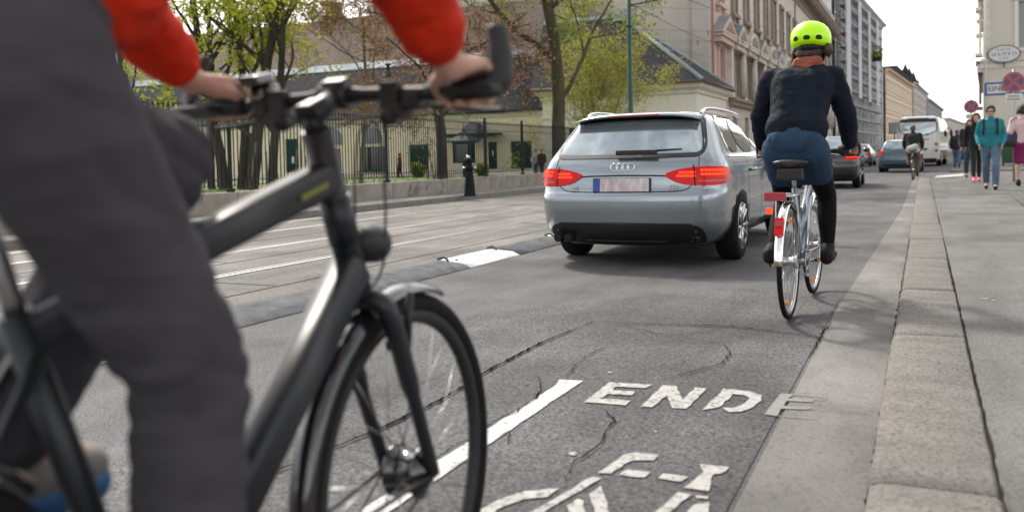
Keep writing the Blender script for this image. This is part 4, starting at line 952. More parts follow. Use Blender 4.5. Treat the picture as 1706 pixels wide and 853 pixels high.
# side windows and chrome
for s in (-1, 1):
    A = chaikin([(.80, 1.02), (.74, 1.10), (.86, 1.26), (1.0, 1.345), (1.32, 1.355), (1.24, 1.02)], 1); B = chaikin([(1.29, 1.02), (1.37, 1.358), (1.95, 1.35), (2.05, 1.02)], 1); C_ = chaikin([(2.14, 1.02), (2.05, 1.345), (2.25, 1.31), (2.75, 1.10), (2.98, 1.015)], 1)
    for P in (A, B, C_): obj('side_window', fit(bv, P, 'side', .005, .06, side=s), MATS['side_glass'], car)
    obj('window_trim', fitm(bv, ribbon(chaikin([(.78, 1.0), (.70, 1.09), (.84, 1.28), (1.0, 1.372), (1.4, 1.385), (1.95, 1.375), (2.27, 1.335), (2.8, 1.10), (3.1, 1.0)], 2, False), .022), 'side', .009, side=s, step=.06), MATS['chrome'], car)
    obj('belt_trim', fit(bv, [(.62, .975), (.62, .995), (3.1, .998), (3.1, .975)], 'side', .009, .08, side=s), MATS['chrome'], car)
    obj('door_seam', fitm(bv, ribbon([(1.31, .99), (1.36, .75), (1.42, .45), (1.45, .26)], .008)+ribbon([(2.10, .99), (2.12, .3)], .008)+ribbon([(3.12, .95), (3.18, .6), (3.25, .35)], .008), 'side', .003, side=s), MATS['dark_gap'], car)
    obj('sill_trim', fit(bv, [(1.45, .215), (1.45, .245), (3.4, .245), (3.4, .215)], 'side', .012, .08, side=s), MATS['chrome'], car)
    for y in (1.55, 2.35):
        m = MB(); m.tube([(s*.895, y-.11, .845), (s*.93, y-.07, .85), (s*.93, y+.07, .852), (s*.90, y+.11, .85)], .016, 8); obj('door_handle', m, MATS['silver_paint'], car)
    m = MB(); m.ball((s*.99, 2.92, 1.02), (.11, .07, .075)); m.tube([(s*.84, 2.95, .99), (s*.92, 2.94, 1.0)], .025, 6); obj('wing_mirror', m, MATS['silver_paint'], car)
    for y in (1.0, 3.83): car_wheel(car, s*.785, y, .322, .225, s)
    # tail light: wraps round the corner
    xa = lambda x, y: math.degrees(atan2(x, 1.3-y))
    tl = chaikin([(s*xa(.37, .1), .835), (s*xa(.50, .1), .875), (s*xa(.70, .12), .90), (s*xa(.87, .34), .895), (s*xa(.895, .46), .87), (s*xa(.89, .44), .775), (s*xa(.86, .26), .735), (s*xa(.72, .10), .735), (s*xa(.56, .09), .745), (s*xa(.46, .09), .775)], 1)
    o = obj('tail_light', fit(bv, tl, 'wrap', .012, .04), MATS['tail_red'], car)
    a0, a1, a2, a3 = xa(.47, .1), xa(.68, .1), xa(.70, .1), xa(.885, .40)
    row = []
    for (p, q, z) in ((a0+2, a1, .845), (a0+1, a1, .815), (a2+1, a3-2, .862), (a2+1, a3-2, .828)):
        for k in range(9): t0 = p+(q-p)*k/9; row.append([(s*t0, z-.008), (s*(t0+(q-p)/9*.86), z-.008), (s*(t0+(q-p)/9*.86), z+.012), (s*t0, z+.012)])
    obj('lamp_row', fitm(bv, row, 'wrap', .016), MATS['tail_lit'], o)
    obj('reverse_lamp', fitm(bv, [[(s*a2, .765), (s*(a3-2), .765), (s*(a3-2), .780), (s*a2, .780)]], 'wrap', .016), MATS['tail_clear'], o)
    obj('lamp_gap', fitm(bv, [[(s*28.8, .91), (s*29.25, .91), (s*29.25, .735), (s*28.8, .735)]], 'wrap', .018), MATS['dark_gap'], o)
    obj('reflector', fit(bv, [(s*33, .39), (s*33, .41), (s*40, .41), (s*40, .39)], 'wrap', .006), MATS['tail_dim'], car) if False else None
# tailgate seam, recess line, plate
obj('tailgate_seam', fitm(bv, ribbon(chaikin([(-.665, .99), (-.675, .90), (-.66, .80), (-.60, .71), (-.52, .684), (0, .680), (.52, .684), (.60, .71), (.66, .80), (.675, .90), (.665, .99)], 2, False), .006), 'rear', .003), MATS['dark_gap'], car)
obj('tailgate_crease', fitm(bv, ribbon([(-.46, .818), (-.3, .826), (0, .83), (.3, .826), (.46, .818)], .012), 'rear', .004), MATS['dark_gap'], car)
pl = MB(); pl.box((0, .055, .745), (.535, .02, .128), Matrix.Rotation(rad(-6), 3, 'X'), bev=.004); o = obj('number_plate', pl, MATS['black_trim'], car)
pl = MB(); pl.box((.03, .042, .747), (.455, .006, .118), Matrix.Rotation(rad(-6), 3, 'X')); obj('plate_face', pl, MATS['plate_smudge'], o)
pl = MB(); pl.box((-.230, .042, .747), (.060, .006, .118), Matrix.Rotation(rad(-6), 3, 'X')); obj('country_band', pl, MATS['plate_blue'], o)
rg = MB()
for k in range(4):
    c = Vector((-.078+.052*k, .085, .905)); h = bv.ray_cast(Vector((c.x, -2, c.z)), Vector((0, 1, 0))); y = h[0].y-.006 if h[0] else .1
    rg.tube([(c.x+.033*cos(2*pi*i/24), y+.004*sin(2*pi*i/24), c.z+.033*sin(2*pi*i/24)) for i in range(24)], .0045, 6, closed=True)
obj('ring_emblem', rg, MATS['chrome'], car)
for s_, x in (('A4', -.47), ('TDI', .47)):
    m = MB(); m.join(text_mesh(s_, .052, .003), Matrix.Translation((x, .066, .728)) @ Matrix.Rotation(pi/2, 4, 'X')); obj('badge', m, MATS['chrome'], car)
bp_ = chaikin([(-.70, .375), (-.60, .395), (.60, .395), (.70, .375), (.73, .30), (.70, .205), (-.70, .205), (-.73, .30)], 1)
obj('bumper_insert', fit(bv, bp_, 'rear', .005, .05), MATS['black_trim'], car)
obj('bumper_edge', fitm(bv, ribbon([(-.62, .398), (0, .406), (.62, .398)], .008), 'rear', .008), MATS['dark_gap'], car)
for x in (-.62, -.52): m = MB(); m.lathe([(.036, -.02), (.04, -.02), (.04, .2), (.036, .2)], (x, .06, .265), (0, 1, 0), 16); obj('exhaust_pipe', m, MATS['rubber'], car)
for x in (-.62, -.52): m = MB(); m.lathe([(.033, 0), (.033, .02)], (x, .036, .265), (0, 1, 0), 14); obj('exhaust_bore', m, MATS['dark_gap'], car)
for s in (-1, 1): obj('headlight', fit(bv, [(s*.45, .62), (s*.82, .66), (s*.80, .78), (s*.45, .74)], 'front', .006), MATS['car_glass'], car)
obj('windscreen', fit(bv, chaikin([(-.68, 1.04), (.68, 1.04), (.56, 1.35), (-.56, 1.35)], 1), 'front', .005, .08), MATS['side_glass'], car)
obj('grille', fit(bv, [(-.35, .35), (.35, .35), (.4, .7), (-.4, .7)], 'front', .006), MATS['black_trim'], car)
under(car, 4.6, .86)

# ---- other traffic
SEDAN = [(.19, .74, .18, .16, .25, .40, 4.4), (.30, .85, .03, .14, .26, .36, 4.62), (.55, .90, .0, .13, .26, .36, 4.70), (.72, .90, .01, .13, .24, .34, 4.66), (.88, .89, .04, .13, .22, .34, 4.4), (.97, .865, .10, .12, .2, .34, 3.9), (1.0, .83, .40, .1, .2, .33, 3.35),
         (1.08, .78, .78, .1, .2, .32, 3.1), (1.22, .70, 1.05, .1, .2, .3, 2.8), (1.34, .60, 1.35, .1, .2, .28, 2.5), (1.40, .5, 1.6, .08, .2, .26, 2.3), (1.425, .2, 1.75, .04, .1, .2, 2.1)]
HATCH = [(.19, .72, .16, .16, .25, .38, 3.95), (.30, .82, .04, .14, .26, .36, 4.12), (.55, .875, .0, .13, .27, .36, 4.2), (.70, .88, .015, .13, .26, .36, 4.18), (.85, .875, .05, .12, .24, .34, 4.0), (.97, .85, .10, .12, .22, .33, 3.4), (1.04, .81, .16, .1, .18, .32, 3.1), (1.2, .745, .27, .1, .16, .3, 2.75),
         (1.36, .66, .40, .09, .15, .28, 2.35), (1.44, .58, .50, .08, .2, .26, 2.05), (1.47, .4, .75, .06, .2, .3, 1.8), (1.48, .2, .95, .04, .1, .2, 1.6)]
def simple_car(name, lab, loc, rz, keys, pm, kind, rear_lit=False, light=(.55, .86, .70, .84), roof_rail=False, emblem=False, grp='cars ahead in the street'):
    t = thing(name, lab, 'car', loc, rz, grp); hb = kind == 'hatch'; wy_ = (.85, 3.4) if hb else (1.05, 3.85)
    me = car_body(keys, 36, [(wy_[0], .88), (wy_[1], .88)], .32); b_ = bvh_of(me); put('body', me, MATS[pm], t)
    z0, z1, wb, wt = (1.06, 1.40, .66, .56) if hb else (1.05, 1.36, .66, .52)
    rp = chaikin([(-wb, z0), (wb, z0), (wt, z1), (-wt, z1)], 1)
    obj('rear_window', fit(b_, rp, 'rear', .005, .07), MATS['car_glass'], t)
    for s in (-1, 1):
        P = chaikin([(.75, 1.06), (1.0, 1.37), (1.9, 1.38), (2.3, 1.30), (2.85, 1.07)] if hb else [(1.1, 1.04), (1.6, 1.30), (2.3, 1.33), (2.6, 1.25), (3.1, 1.04)], 1)
        obj('side_window', fit(b_, P, 'side', .006, .1, side=s), MATS['side_glass'], t)
        xa = lambda x, y: math.degrees(atan2(x, 1.3-y)); x0, x1, za, zb = light
        tl = chaikin([(s*xa(x0, .05), zb-.02), (s*xa(.88, .36), zb+.01), (s*xa(.88, .36), za+.03), (s*xa(x0+.06, .03), za)], 1)
        o = obj('tail_light', fit(b_, tl, 'wrap', .012, .05), MATS['tail_red'], t)
        if rear_lit: obj('lamp_row', fitm(b_, [[(s*xa(x0+.1, .05), zb-.06), (s*xa(.85, .3), zb-.045), (s*xa(.85, .3), zb-.025), (s*xa(x0+.1, .05), zb-.035)]], 'wrap', .016), MATS['tail_lit'], o)
        m = MB(); m.ball((s*.97, 2.75 if hb else 2.95, 1.04), (.10, .06, .07)); obj('wing_mirror', m, MATS[pm], t)
        for y in wy_: car_wheel(t, s*.77, y, .315, .21, s, 8)
        obj('headlight', fit(b_, [(s*.45, .62), (s*.78, .66), (s*.76, .78), (s*.45, .74)], 'front', .006), MATS['car_glass'], t)
        obj('door_seam', fitm(b_, ribbon([(1.2, .99), (1.3, .3)], .01)+ribbon([(2.05, .99), (2.1, .3)], .01), 'side', .003, side=s), MATS['dark_gap'], t)
        if roof_rail: m = MB(); m.tube(crv([(s*.52, .8, 1.40), (s*.54, 1.0, 1.46), (s*.56, 2.0, 1.46), (s*.55, 2.3, 1.42)], 5), .018, 6); obj('roof_rail', m, MATS['chrome'], t)
    zp = .62 if hb else .74
    m = MB(); m.box((0, .035, zp), (.52, .03, .12), bev=.004); o = obj('number_plate', m, MATS['plate_white'], t)
    m = MB(); R = random.Random(len(lab))
    for k in range(7): m.box((-.18+k*.06, .018, zp), (.03, .004, R.choice((.06, .07))))
    obj('lettering', m, MATS['black_trim'], o)
    obj('bumper_insert', fit(b_, chaikin([(-.66, .40), (.66, .40), (.70, .28), (.62, .24), (-.62, .24), (-.70, .28)], 1), 'rear', .005, .08), MATS['black_trim'], t)
    obj('tailgate_seam', fitm(b_, ribbon([(-.6, .96), (-.62, .7), (-.5, .52), (.5, .52), (.62, .7), (.6, .96)], .012), 'rear', .003), MATS['dark_gap'], t)
    obj('windscreen', fit(b_, chaikin([(-.66, 1.06), (.66, 1.06), (.5, 1.34), (-.5, 1.34)], 1), 'front', .006, .1), MATS['side_glass'], t)
    if emblem:
        m = MB(); y = .07; m.tube([(.05*cos(2*pi*i/20), y, .86+.05*sin(2*pi*i/20)) for i in range(20)], .006, 6, closed=True); m.tube([(-.028, y, .893), (-.01, y, .862), (.0, y, .88), (.01, y, .862), (.028, y, .893)], .005, 5); m.tube([(-.042, y, .868), (-.02, y, .822), (0, y, .855), (.02, y, .822), (.042, y, .868)], .005, 5); obj('round_emblem', m, MATS['chrome'], t)
    under(t, 4.0 if hb else 4.5, .86); return t
simple_car('dark_estate_car', 'black estate car with glowing tail lights behind the helmeted cyclist\'s hand', (-2.43, 25.0, 0), rad(1), WAG, 'black_paint', 'hatch', True, (.50, .86, .76, .90), True)
simple_car('blue_hatchback', 'steel blue hatchback with red lights left of the white coach', (-1.0, 42.6, 0), rad(-2.5), HATCH, 'blue_paint', 'hatch', False, (.60, .86, .80, 1.0), emblem=True)
g = gz(1447, 268); simple_car('pale_car', 'pale grey small car far off between the two dark cars', (-4.0, 62, 0), rad(-3), HATCH, 'grey_paint', 'hatch')
simple_car('dark_car', 'dark car farther up the lane left of the blue hatchback', (-4.6, 74, 0), rad(-3), SEDAN, 'blue_paint', 'sedan')
simple_car('dark_car', 'dark car parked beyond the walkers right of the coach', (3.0, 72, 0), rad(-5), SEDAN, 'black_paint', 'sedan')
simple_car('dark_car', 'black car low behind the man in jeans on the pavement', (4.0, 84, 0), rad(-5), HATCH, 'black_paint', 'hatch')

# ---- white coach
bus = thing('coach', 'white coach with dark rear window far ahead in the street', 'bus', (-.30, 58.5, 0), rad(-4.5))
BK = [(.32, 1.10, .05, .06, .2, .3, 8.9), (.45, 1.19, .0, .06, .2, .3, 8.98), (1.0, 1.20, .0, .06, .2, .3, 9.0), (2.0, 1.19, .03, .06, .2, .3, 8.95), (2.55, 1.16, .10, .06, .2, .3, 8.8), (2.85, 1.10, .20, .06, .22, .3, 8.6), (2.98, 1.0, .32, .05, .2, .3, 8.4), (3.05, .8, .5, .05, .2, .3, 8.2), (3.06, .4, .7, .05, .2, .3, 8.0)]
bme = car_body(BK, 34, [(1.9, 1.2), (6.9, 1.2)], .46, bend=.0); b_ = bvh_of(bme); put('body', bme, MATS['white_paint'], bus)
o = obj('rear_window', fit(b_, chaikin([(-1.0, 1.92), (1.0, 1.92), (1.0, 2.72), (-1.0, 2.72)], 1), 'rear', .01, .15), MATS['car_glass'], bus)
obj('window_border', fitm(b_, ribbon(chaikin([(-1.04, 1.9), (1.04, 1.9), (1.05, 2.9), (-1.05, 2.9)], 1), .06, True)+[[(-1.0, 2.68), (1.0, 2.68), (.98, 2.88), (-.98, 2.88)]], 'rear', .014, step=.15), MATS['black_trim'], o)
for s in (-1, 1):
    obj('side_window', fit(b_, chaikin([(.5, 1.5), (8.2, 1.5), (8.2, 2.55), (.5, 2.55)], 1), 'side', .01, .3, side=s), MATS['side_glass'], bus)
    for z, mt, nm in ((.95, 'tail_dim', 'tail_light'), (1.35, 'tail_clear', 'marker_light')):
        m = MB(); m.lathe([(.09, 0), (.085, .03), (0.001, .04)], (s*1.02, .02, z), (0, -1, 0), 14); obj(nm, m, MATS[mt], bus)
    for y in (1.9, 6.9): car_wheel(bus, s*1.05, y, .46, .28, s, 8)
    m = MB(); m.ball((s*1.38, 8.6, 2.1), (.10, .10, .24)); m.tube([(s*1.15, 8.6, 2.5), (s*1.38, 8.6, 2.35)], .03, 6); obj('wing_mirror', m, MATS['black_trim'], bus)
    obj('side_flap', fitm(b_, ribbon([(2.6, .5), (2.6, 1.25), (6.2, 1.25), (6.2, .5)], .03), 'side', .008, side=s), MATS['grey_paint'], bus)
obj('engine_flap', fitm(b_, ribbon([(-.85, .55), (-.85, 1.75), (.85, 1.75), (.85, .55)], .02)+[[(-.3, 1.52), (.3, 1.52), (.3, 1.60), (-.3, 1.60)]], 'rear', .008, step=.2), MATS['grey_paint'], bus)
m = MB(); m.box((0, -.02, .60), (.52, .03, .12)); obj('number_plate', m, MATS['plate_white'], bus)
m = MB()
for k in range(6): m.box((.3+k*.06, -.012, 1.62), (.035, .01, .07))
obj('lettering', m, MATS['black_trim'], bus)
obj('rear_bumper', fit(b_, [(-1.0, .34), (1.0, .34), (1.05, .48), (-1.05, .48)], 'rear', .02, .2), MATS['black_trim'], bus)
obj('windscreen', fit(b_, [(-1.0, 1.2), (1.0, 1.2), (.95, 2.6), (-.95, 2.6)], 'front', .01, .2), MATS['side_glass'], bus)
under(bus, 8.8, 1.15)
# ------------------------------------------------------------------ bicycles
M('frame_dark', (.016, .018, .022), .40, metal=.15, var=.15, scale=5, ior=1.45); M('gloss_black', (.008, .0085, .010), .14, var=.1, coat=1); M('matt_black', (.009, .009, .010), .6, var=.2, scale=20)
M('brushed', (.45, .46, .47), .32, metal=1, var=.06); M('lime_decal', (.17, .17, .02), .6); M('amber', (.62, .20, .01), .2, coat=1, emit=(1, .35, .02), es=.06); M('red_reflector', (.36, .022, .04), .3, coat=.6); M('clear_lens', (.6, .6, .58), .15, coat=1)
M('frame_blue', (.20, .24, .30), .3, metal=.5, coat=1); M('frame_white', (.5, .5, .5), .3, coat=1); M('cream_tyre', (.30, .26, .21), .8); M('leather', (.02, .018, .017), .45, var=.2, bump=.2)
def bike(name, lab, loc, rz, sp, group=None):
    t = thing(name, lab, 'bicycle', loc, rz, group); g = sp.get
    r, RA, FA, BB = sp['r'], Vector((0, 0, sp['r'])), Vector((0, sp['wb'], sp['r'])), Vector((0, *sp['bb'])); ST = Vector((0, *sp['seat'])); HT = Vector((0, *sp['ht'])); HB = Vector((0, *sp['hb']))
    fm = MATS[sp['frame']]; ax = (HT-HB).normalized(); steer = Matrix.Translation(HB) @ Matrix.Rotation(sp.get('steer', 0), 4, ax) @ Matrix.Translation(-HB)
    tr = sp.get('tr', .02); k = sp.get('tube', 1.)
    def wheel(c, front):
        X = (lambda m: m.xf(steer)) if front else (lambda m: m)
        m = MB(); n = 64; rr = []
        for i in range(n):
            a = 2*pi*i/n; d = Vector((0, cos(a), sin(a))); rr.append([c + d*(r-tr*1.05+tr*1.05*cos(b)) + Vector((tr*sin(b), 0, 0)) for b in (2*pi*j/12 for j in range(12))])
        m.loft(rr, False, closed_path=True); X(m); o = obj('wheel', m, MATS['rubber'], t)
        m = MB(); R1, R2 = r-tr*2.0, r-tr*2.0-.022; w = tr*.62; rr = []
        for i in range(n):
            a = 2*pi*i/n; d = Vector((0, cos(a), sin(a))); rr.append([c+d*q+Vector((x, 0, 0)) for q, x in ((R1+.012, -w), (R1+.012, w), (R2+.008, w), (R2, w*.3), (R2, -w*.3), (R2+.008, -w))])
        m.loft(rr, False, closed_path=True); X(m); obj('rim', m, MATS[sp.get('rim', 'matt_black')], o)
        m = MB(); hubr = sp.get('hub', .022) if front else .03
        for i in range(28):
            a = 2*pi*i/28; a2 = a+(.42 if i % 4 < 2 else -.42); x = .028 if i % 2 else -.028
            m.tube([c+Vector((x, cos(a2)*hubr, sin(a2)*hubr)), c+Vector((0, cos(a)*R2, sin(a)*R2))], .0011, 4)
        X(m); obj('spokes', m, MATS['brushed'], o)
        m = MB(); m.lathe([(.008, -.055), (.016, -.05), (hubr+.006, -.034), (hubr+.006, -.028), (hubr*.92, -.024), (hubr*.92, .024), (hubr+.006, .028), (hubr+.006, .034), (.016, .05), (.008, .055)], c, (1, 0, 0), 20); X(m); obj('hub', m, MATS['gloss_black' if front and g('hub') else 'brushed'], o)
        if g('amber'):
            m = MB()
            for a in (4.4, 1.3): d = Vector((0, cos(a), sin(a))); e = Vector((0, -sin(a), cos(a))); rot = Matrix((Vector((1, 0, 0)), d, e)).transposed(); m.box(c+d*(r*.72), (.028, .022, .085), rot, bev=.004)
            X(m); obj('spoke_reflector', m, MATS['amber'], o)
    wheel(RA, False); wheel(FA, True)
    m = MB(); sw = .065
    tt0 = HT.lerp(HB, .28) if not g('low') else HT.lerp(HB, .55); tt1 = ST.lerp(BB, .06) if not g('low') else ST.lerp(BB, .62)
    dt0 = HB.lerp(HT, .12)
    m.tube([HB-ax*.01, HT+ax*.005], .024*k, 14)
    sq_ = .45 if g('gusset') else 1.; m.tube([tt0, tt0.lerp(tt1, .5), tt1], [.027*k, .024*k, .019*k], 20, flat=(.85, 1.05), sq=sq_); m.tube([dt0, dt0.lerp(BB, .5), BB], [.033*k, .031*k, .028*k], 20, flat=(.85, 1.1), sq=.6 if g('gusset') else 1.)
    if g('gusset'): m.tube([tt0-ax*.04, dt0+ax*.05], .026*k, 12)
    m.tube([BB, ST], .018*k, 12); m.tube([BB-Vector((.036, 0, 0)), BB+Vector((.036, 0, 0))], .024, 14)
    for s in (-1, 1):
        m.tube([BB+Vector((s*.03, -.03, 0)), RA+Vector((s*sw, .10, .0)), RA+Vector((s*sw, 0, 0))], [.013, .011, .011], 8); m.tube([ST.lerp(BB, .10)+Vector((s*.02, 0, 0)), RA+Vector((s*sw, 0, .02))], .009, 8)
    obj('frame', m, fm, t)
    if g('decal'):
        for s in (-1, 1):
            m = MB(); d = (tt1-tt0).normalized(); m.box(tt0+d*.075+Vector((s*.0262, 0, -.002)), (.003, .075, .009), Matrix.Rotation(atan2(d.z, d.y)+pi, 3, 'X'))
            obj('decal', m, MATS['lime_decal'], t)
    m = MB(); cr = HB-ax*.035
    m.tube([HB, cr], .022, 12)
    for s in (-1, 1): m.tube(crv([cr+Vector((0, 0, .0)), cr+Vector((s*.05, .012, -.02)), cr.lerp(FA, .45)+Vector((s*.058, .0, 0)), FA+Vector((s*.056, -.012, .03)), FA+Vector((s*.056, 0, 0))], 5), [.021]*6+[.019]*5+[.014]*10, 10)
    if g('brakes'):
        for s in (-1, 1): p = Vector((s*.035, FA.y+.008, FA.z)) + (cr-FA).normalized()*(r-.05) + Vector((0, .02, 0)); m.box(p, (.014, .06, .018), Matrix.Rotation(rad(20), 3, 'X'), bev=.004); m.tube([p+Vector((s*.02, .01, -.02)), p+Vector((s*.025, .02, .09))], .008, 6)
    m.xf(steer); obj('fork', m, MATS[sp.get('forkm', sp['frame'])], t)
    # cockpit
    C_ = Vector((0, *sp['clamp'])); bw = sp['bw']; bx, bz = sp.get('back', -.03), sp.get('rise', 0.)
    m = MB(); m.tube([HT, HT+ax*.03], .021, 12); m.tube([HT+ax*.025-Vector((0, .015, 0)), C_], [.024, .019], 12, flat=(1.05, .95)); m.tube([C_-Vector((.03, 0, 0)), C_+Vector((.03, 0, 0))], .025, 14); m.box(C_+Vector((0, -.005, .026)), (.045, .03, .008), Matrix.Rotation(rad(20), 3, 'X'), bev=.003); m.box(HT+ax*.05, (.03, .05, .012), Matrix.Rotation(rad(20), 3, 'X'), bev=.004); m.xf(steer); obj('stem', m, MATS[sp.get('stemm', 'frame_dark')], t)
    m = MB(); pts = crv([C_+Vector((-bw, bx, bz)), C_+Vector((-bw*.62, bx*.45, bz)), C_+Vector((-bw*.30, 0, bz*.3)), C_, C_+Vector((bw*.30, 0, bz*.3)), C_+Vector((bw*.62, bx*.45, bz)), C_+Vector((bw, bx, bz))], 5); m.tube(pts, [.0125 if abs(p.x) > .05 else .0155 for p in pts], 10); m.xf(steer); hb_ = obj('handlebar', m, MATS[sp.get('barm', 'matt_black')], t)
    for s in (-1, 1):
        e, i_ = C_+Vector((s*bw, bx, bz)), C_+Vector((s*(bw-.13), bx*.62, bz)); m = MB(); m.tube([i_, i_.lerp(e, .1), e], [.0165, .0165, .018], 12)
        if g('horn'): m.box(e.lerp(i_, .28)-Vector((0, .022, .004)), (.10, .045, .016), bev=.007)
        m.xf(steer); obj('grip', m, MATS['matt_black'], hb_)
        if g('horn'):
            m = MB(); d = (e-i_).normalized(); m.tube(crv([e-d*.01, e+Vector((s*.004, .012, .02)), e+Vector((0, .028, .062)), e+Vector((-s*.012, .045, .105))], 4), [.019]*5+[.018]*4+[.0165]*4, 12, flat=(.75, 1.2)); m.xf(steer); obj('bar_end', m, MATS['matt_black'], hb_)
        lv = MB(); q = C_+Vector((s*(bw-.165), bx*.5, bz)); lv.box(q+Vector((0, .012, -.012)), (.035, .045, .03), bev=.008); lv.tube(crv([q+Vector((0, .03, -.014)), q+Vector((s*.04, .055, -.022)), q+Vector((s*.10, .062, -.030)), q+Vector((s*.155, .052, -.034))], 4), .0065, 8, flat=(1, .7)); lv.xf(steer); obj('brake_lever', lv, MATS['matt_black' if not g('chrome') else 'brushed'], hb_)
        if g('shift'):
            m = MB(); q2 = C_+Vector((s*(bw-.20), bx*.4, bz)); m.box(q2+Vector((0, .008, -.028)), (.042, .05, .03), bev=.01); m.ball(q2+Vector((-s*.01, -.004, -.036)), (.018, .022, .016)); m.box(q2+Vector((-s*.005, -.002, .0)), (.036, .026, .05), bev=.004); m.xf(steer); obj('shifter', m, MATS['matt_black'], hb_)
    if g('cables'):
        m = MB()
        for s, o_ in ((-1, 0), (1, .015)): q = C_+Vector((s*(bw-.19), .02, -.02)); m.tube(crv([q, q+Vector((-s*.06, .07, -.03)), C_+Vector((-s*.02, .10, -.05-o_)), HB+Vector((-s*.035, .05, .05)), HB+Vector((-s*.03, -.02, -.02))], 6), .0026, 6)
        m.xf(steer); obj('cables', m, MATS['matt_black'], t)
    if g('computer'):
        q = C_+Vector((-.17, -.01, .03)); m = MB(); m.box(q+Vector((0, 0, .012)), (.042, .055, .02), Matrix.Rotation(rad(12), 3, 'X'), bev=.006); m.tube([q+Vector((0, 0, -.05)), q], .014, 8); m.box(q+Vector((-.0, .022, -.012)), (.05, .03, .04), bev=.008); m.xf(steer); obj('front_lamp', m, MATS['gloss_black'], t)
    if g('light'):
        q = Vector((0, *sp['light'])); m = MB(); m.lathe([(.012, -.045), (.03, -.03), (.037, 0), (.037, .028), (.030, .036)], q, (0, 1, -.12), 20); m.tube([q-Vector((0, .02, .03)), q-Vector((0, .03, .07)), cr+Vector((0, .01, -.0))], .007, 6); m.xf(steer); o = obj('headlight', m, MATS['matt_black'], t)
        m = MB(); m.lathe([(.031, .0365), (.02, .041), (.0, .042)], q, (0, 1, -.12), 20); m.xf(steer); obj('lens', m, MATS['clear_lens'], o)
    # seat, cranks, chain
    SD = Vector((0, *sp['saddle'])); m = MB(); m.tube([ST-(ST-BB).normalized()*.05, SD-Vector((0, 0, .06))], .0135, 10); obj('seat_post', m, MATS['brushed'], t)
    m = MB(); prof = []; sw_ = sp.get('sadw', .075)
    for y_, w, h in ((-.13, .02, .01), (-.125, sw_*.75, .025), (-.10, sw_, .034), (-.05, sw_*.92, .034), (0, sw_*.55, .026), (.06, .026, .022), (.12, .02, .02), (.145, .013, .012), (.15, .004, .004)): prof.append([SD+Vector((w*cos(a), y_, (h*.55*sin(a) if sin(a) > 0 else h*1.25*sin(a)*abs(sin(a)))-.012-.01*(y_ > 0))) for a in (2*pi*j/16 for j in range(16))])
    m.loft(prof, True); o = obj('saddle', m, MATS['leather'], t)
    m = MB()
    for s in (-1, 1): m.tube(crv([SD+Vector((s*.03, -.10, -.035)), SD+Vector((s*.022, -.04, -.055)), SD+Vector((s*.02, .03, -.055)), SD+Vector((s*.005, .12, -.03))], 4), .004, 6)
    obj('saddle_rail', m, MATS['brushed'], o)
    if g('bag'): m = MB(); m.box(SD+Vector((0, -.105, -.085)), (.15, .06, .075), bev=.015); obj('saddle_bag', m, MATS['matt_black'], t)
    ca = sp['crank']; cd_ = Vector((0, cos(ca), sin(ca))); m = MB()
    for s, dv in ((1, 1), (-1, -1)): m.tube([BB+Vector((s*.045, 0, 0)), BB+Vector((s*.062, 0, 0))+cd_*dv*.17], [.014, .010], 8)
    m.lathe([(.086, -.003), (.092, -.002), (.092, .002), (.086, .003), (.07, .003), (.07, -.003)], BB+Vector((.046, 0, 0)), (1, 0, 0), 40, cap=False)
    for j in range(5): a = 2*pi*j/5; m.tube([BB+Vector((.046, 0, 0)), BB+Vector((.046, cos(a)*.075, sin(a)*.075))], .007, 6)
    cs = obj('crankset', m, MATS[sp.get('crankm', 'matt_black')], t)
    for s, dv in ((1, 1), (-1, -1)):
        c = BB+Vector((s*.115, 0, 0))+cd_*dv*.17; m = MB(); m.box(c, (.09, .075, .022), bev=.006); m.tube([c-Vector((s*.05, 0, 0)), c], .007, 6); pd = obj('pedal', m, MATS['matt_black'], t)
        if g('amber') or g('pedref'):
            m = MB(); m.box(c-Vector((0, .040, 0)), (.055, .006, .016)); m.box(c+Vector((0, .040, 0)), (.055, .006, .016)); obj('reflector', m, MATS['amber'], pd)
    m = MB(); x = .046; m.tube([BB+Vector((x, 0, .092)), RA+Vector((x, 0, .038)), RA+Vector((x, -.036, 0)), RA+Vector((x, .0, -.037)), BB+Vector((x, 0, -.09)), BB+Vector((x, .09, 0)), BB+Vector((x, 0, .092))], .0042, 6); m.lathe([(.036, -.008), (.036, .008)], RA+Vector((x, 0, 0)), (1, 0, 0), 20); obj('chain', m, MATS['scaf_steel'], t)
    def guard(c, a0, a1, rr_, front, w=.028):
        m = MB(); rg = []; n = 26
        for i in range(n+1):
            a = a0+(a1-a0)*i/n; d = Vector((0, cos(a), sin(a))); rg.append([c+d*(rr_-.018*(1-cos(b_))*1.5)+Vector((w*sin(b_), 0, 0)) for b_ in (-1.25, -.8, -.4, 0, .4, .8, 1.25)] + [c+d*(rr_-.004-.018*(1-cos(b_))*1.5)+Vector((w*.93*sin(b_), 0, 0)) for b_ in (1.25, .8, .4, 0, -.4, -.8, -1.25)])
        m.loft(rg, True)
        if front: m.xf(steer)
        o = obj('mudguard', m, MATS[sp['guard']], t)
        m = MB()
        for s in (-1, 1):
            for a in ((a1-.15, a1-.55) if front else (a0+.15,)): d = Vector((0, cos(a), sin(a))); m.tube([c+Vector((s*.06, 0, .0)), c+d*(rr_-.02)+Vector((s*.03, 0, 0))], .0042 if front else .003, 6)
        if front: m.xf(steer)
        obj('stay', m, MATS['matt_black' if not g('chrome') else 'brushed'], o)
    if g('guard'):
        gr_ = r+.022; guard(FA, rad(sp.get('gf', 72)), rad(sp.get('gf2', 215)), gr_, True); guard(RA, rad(45), rad(sp.get('gr', 195)), gr_, False)
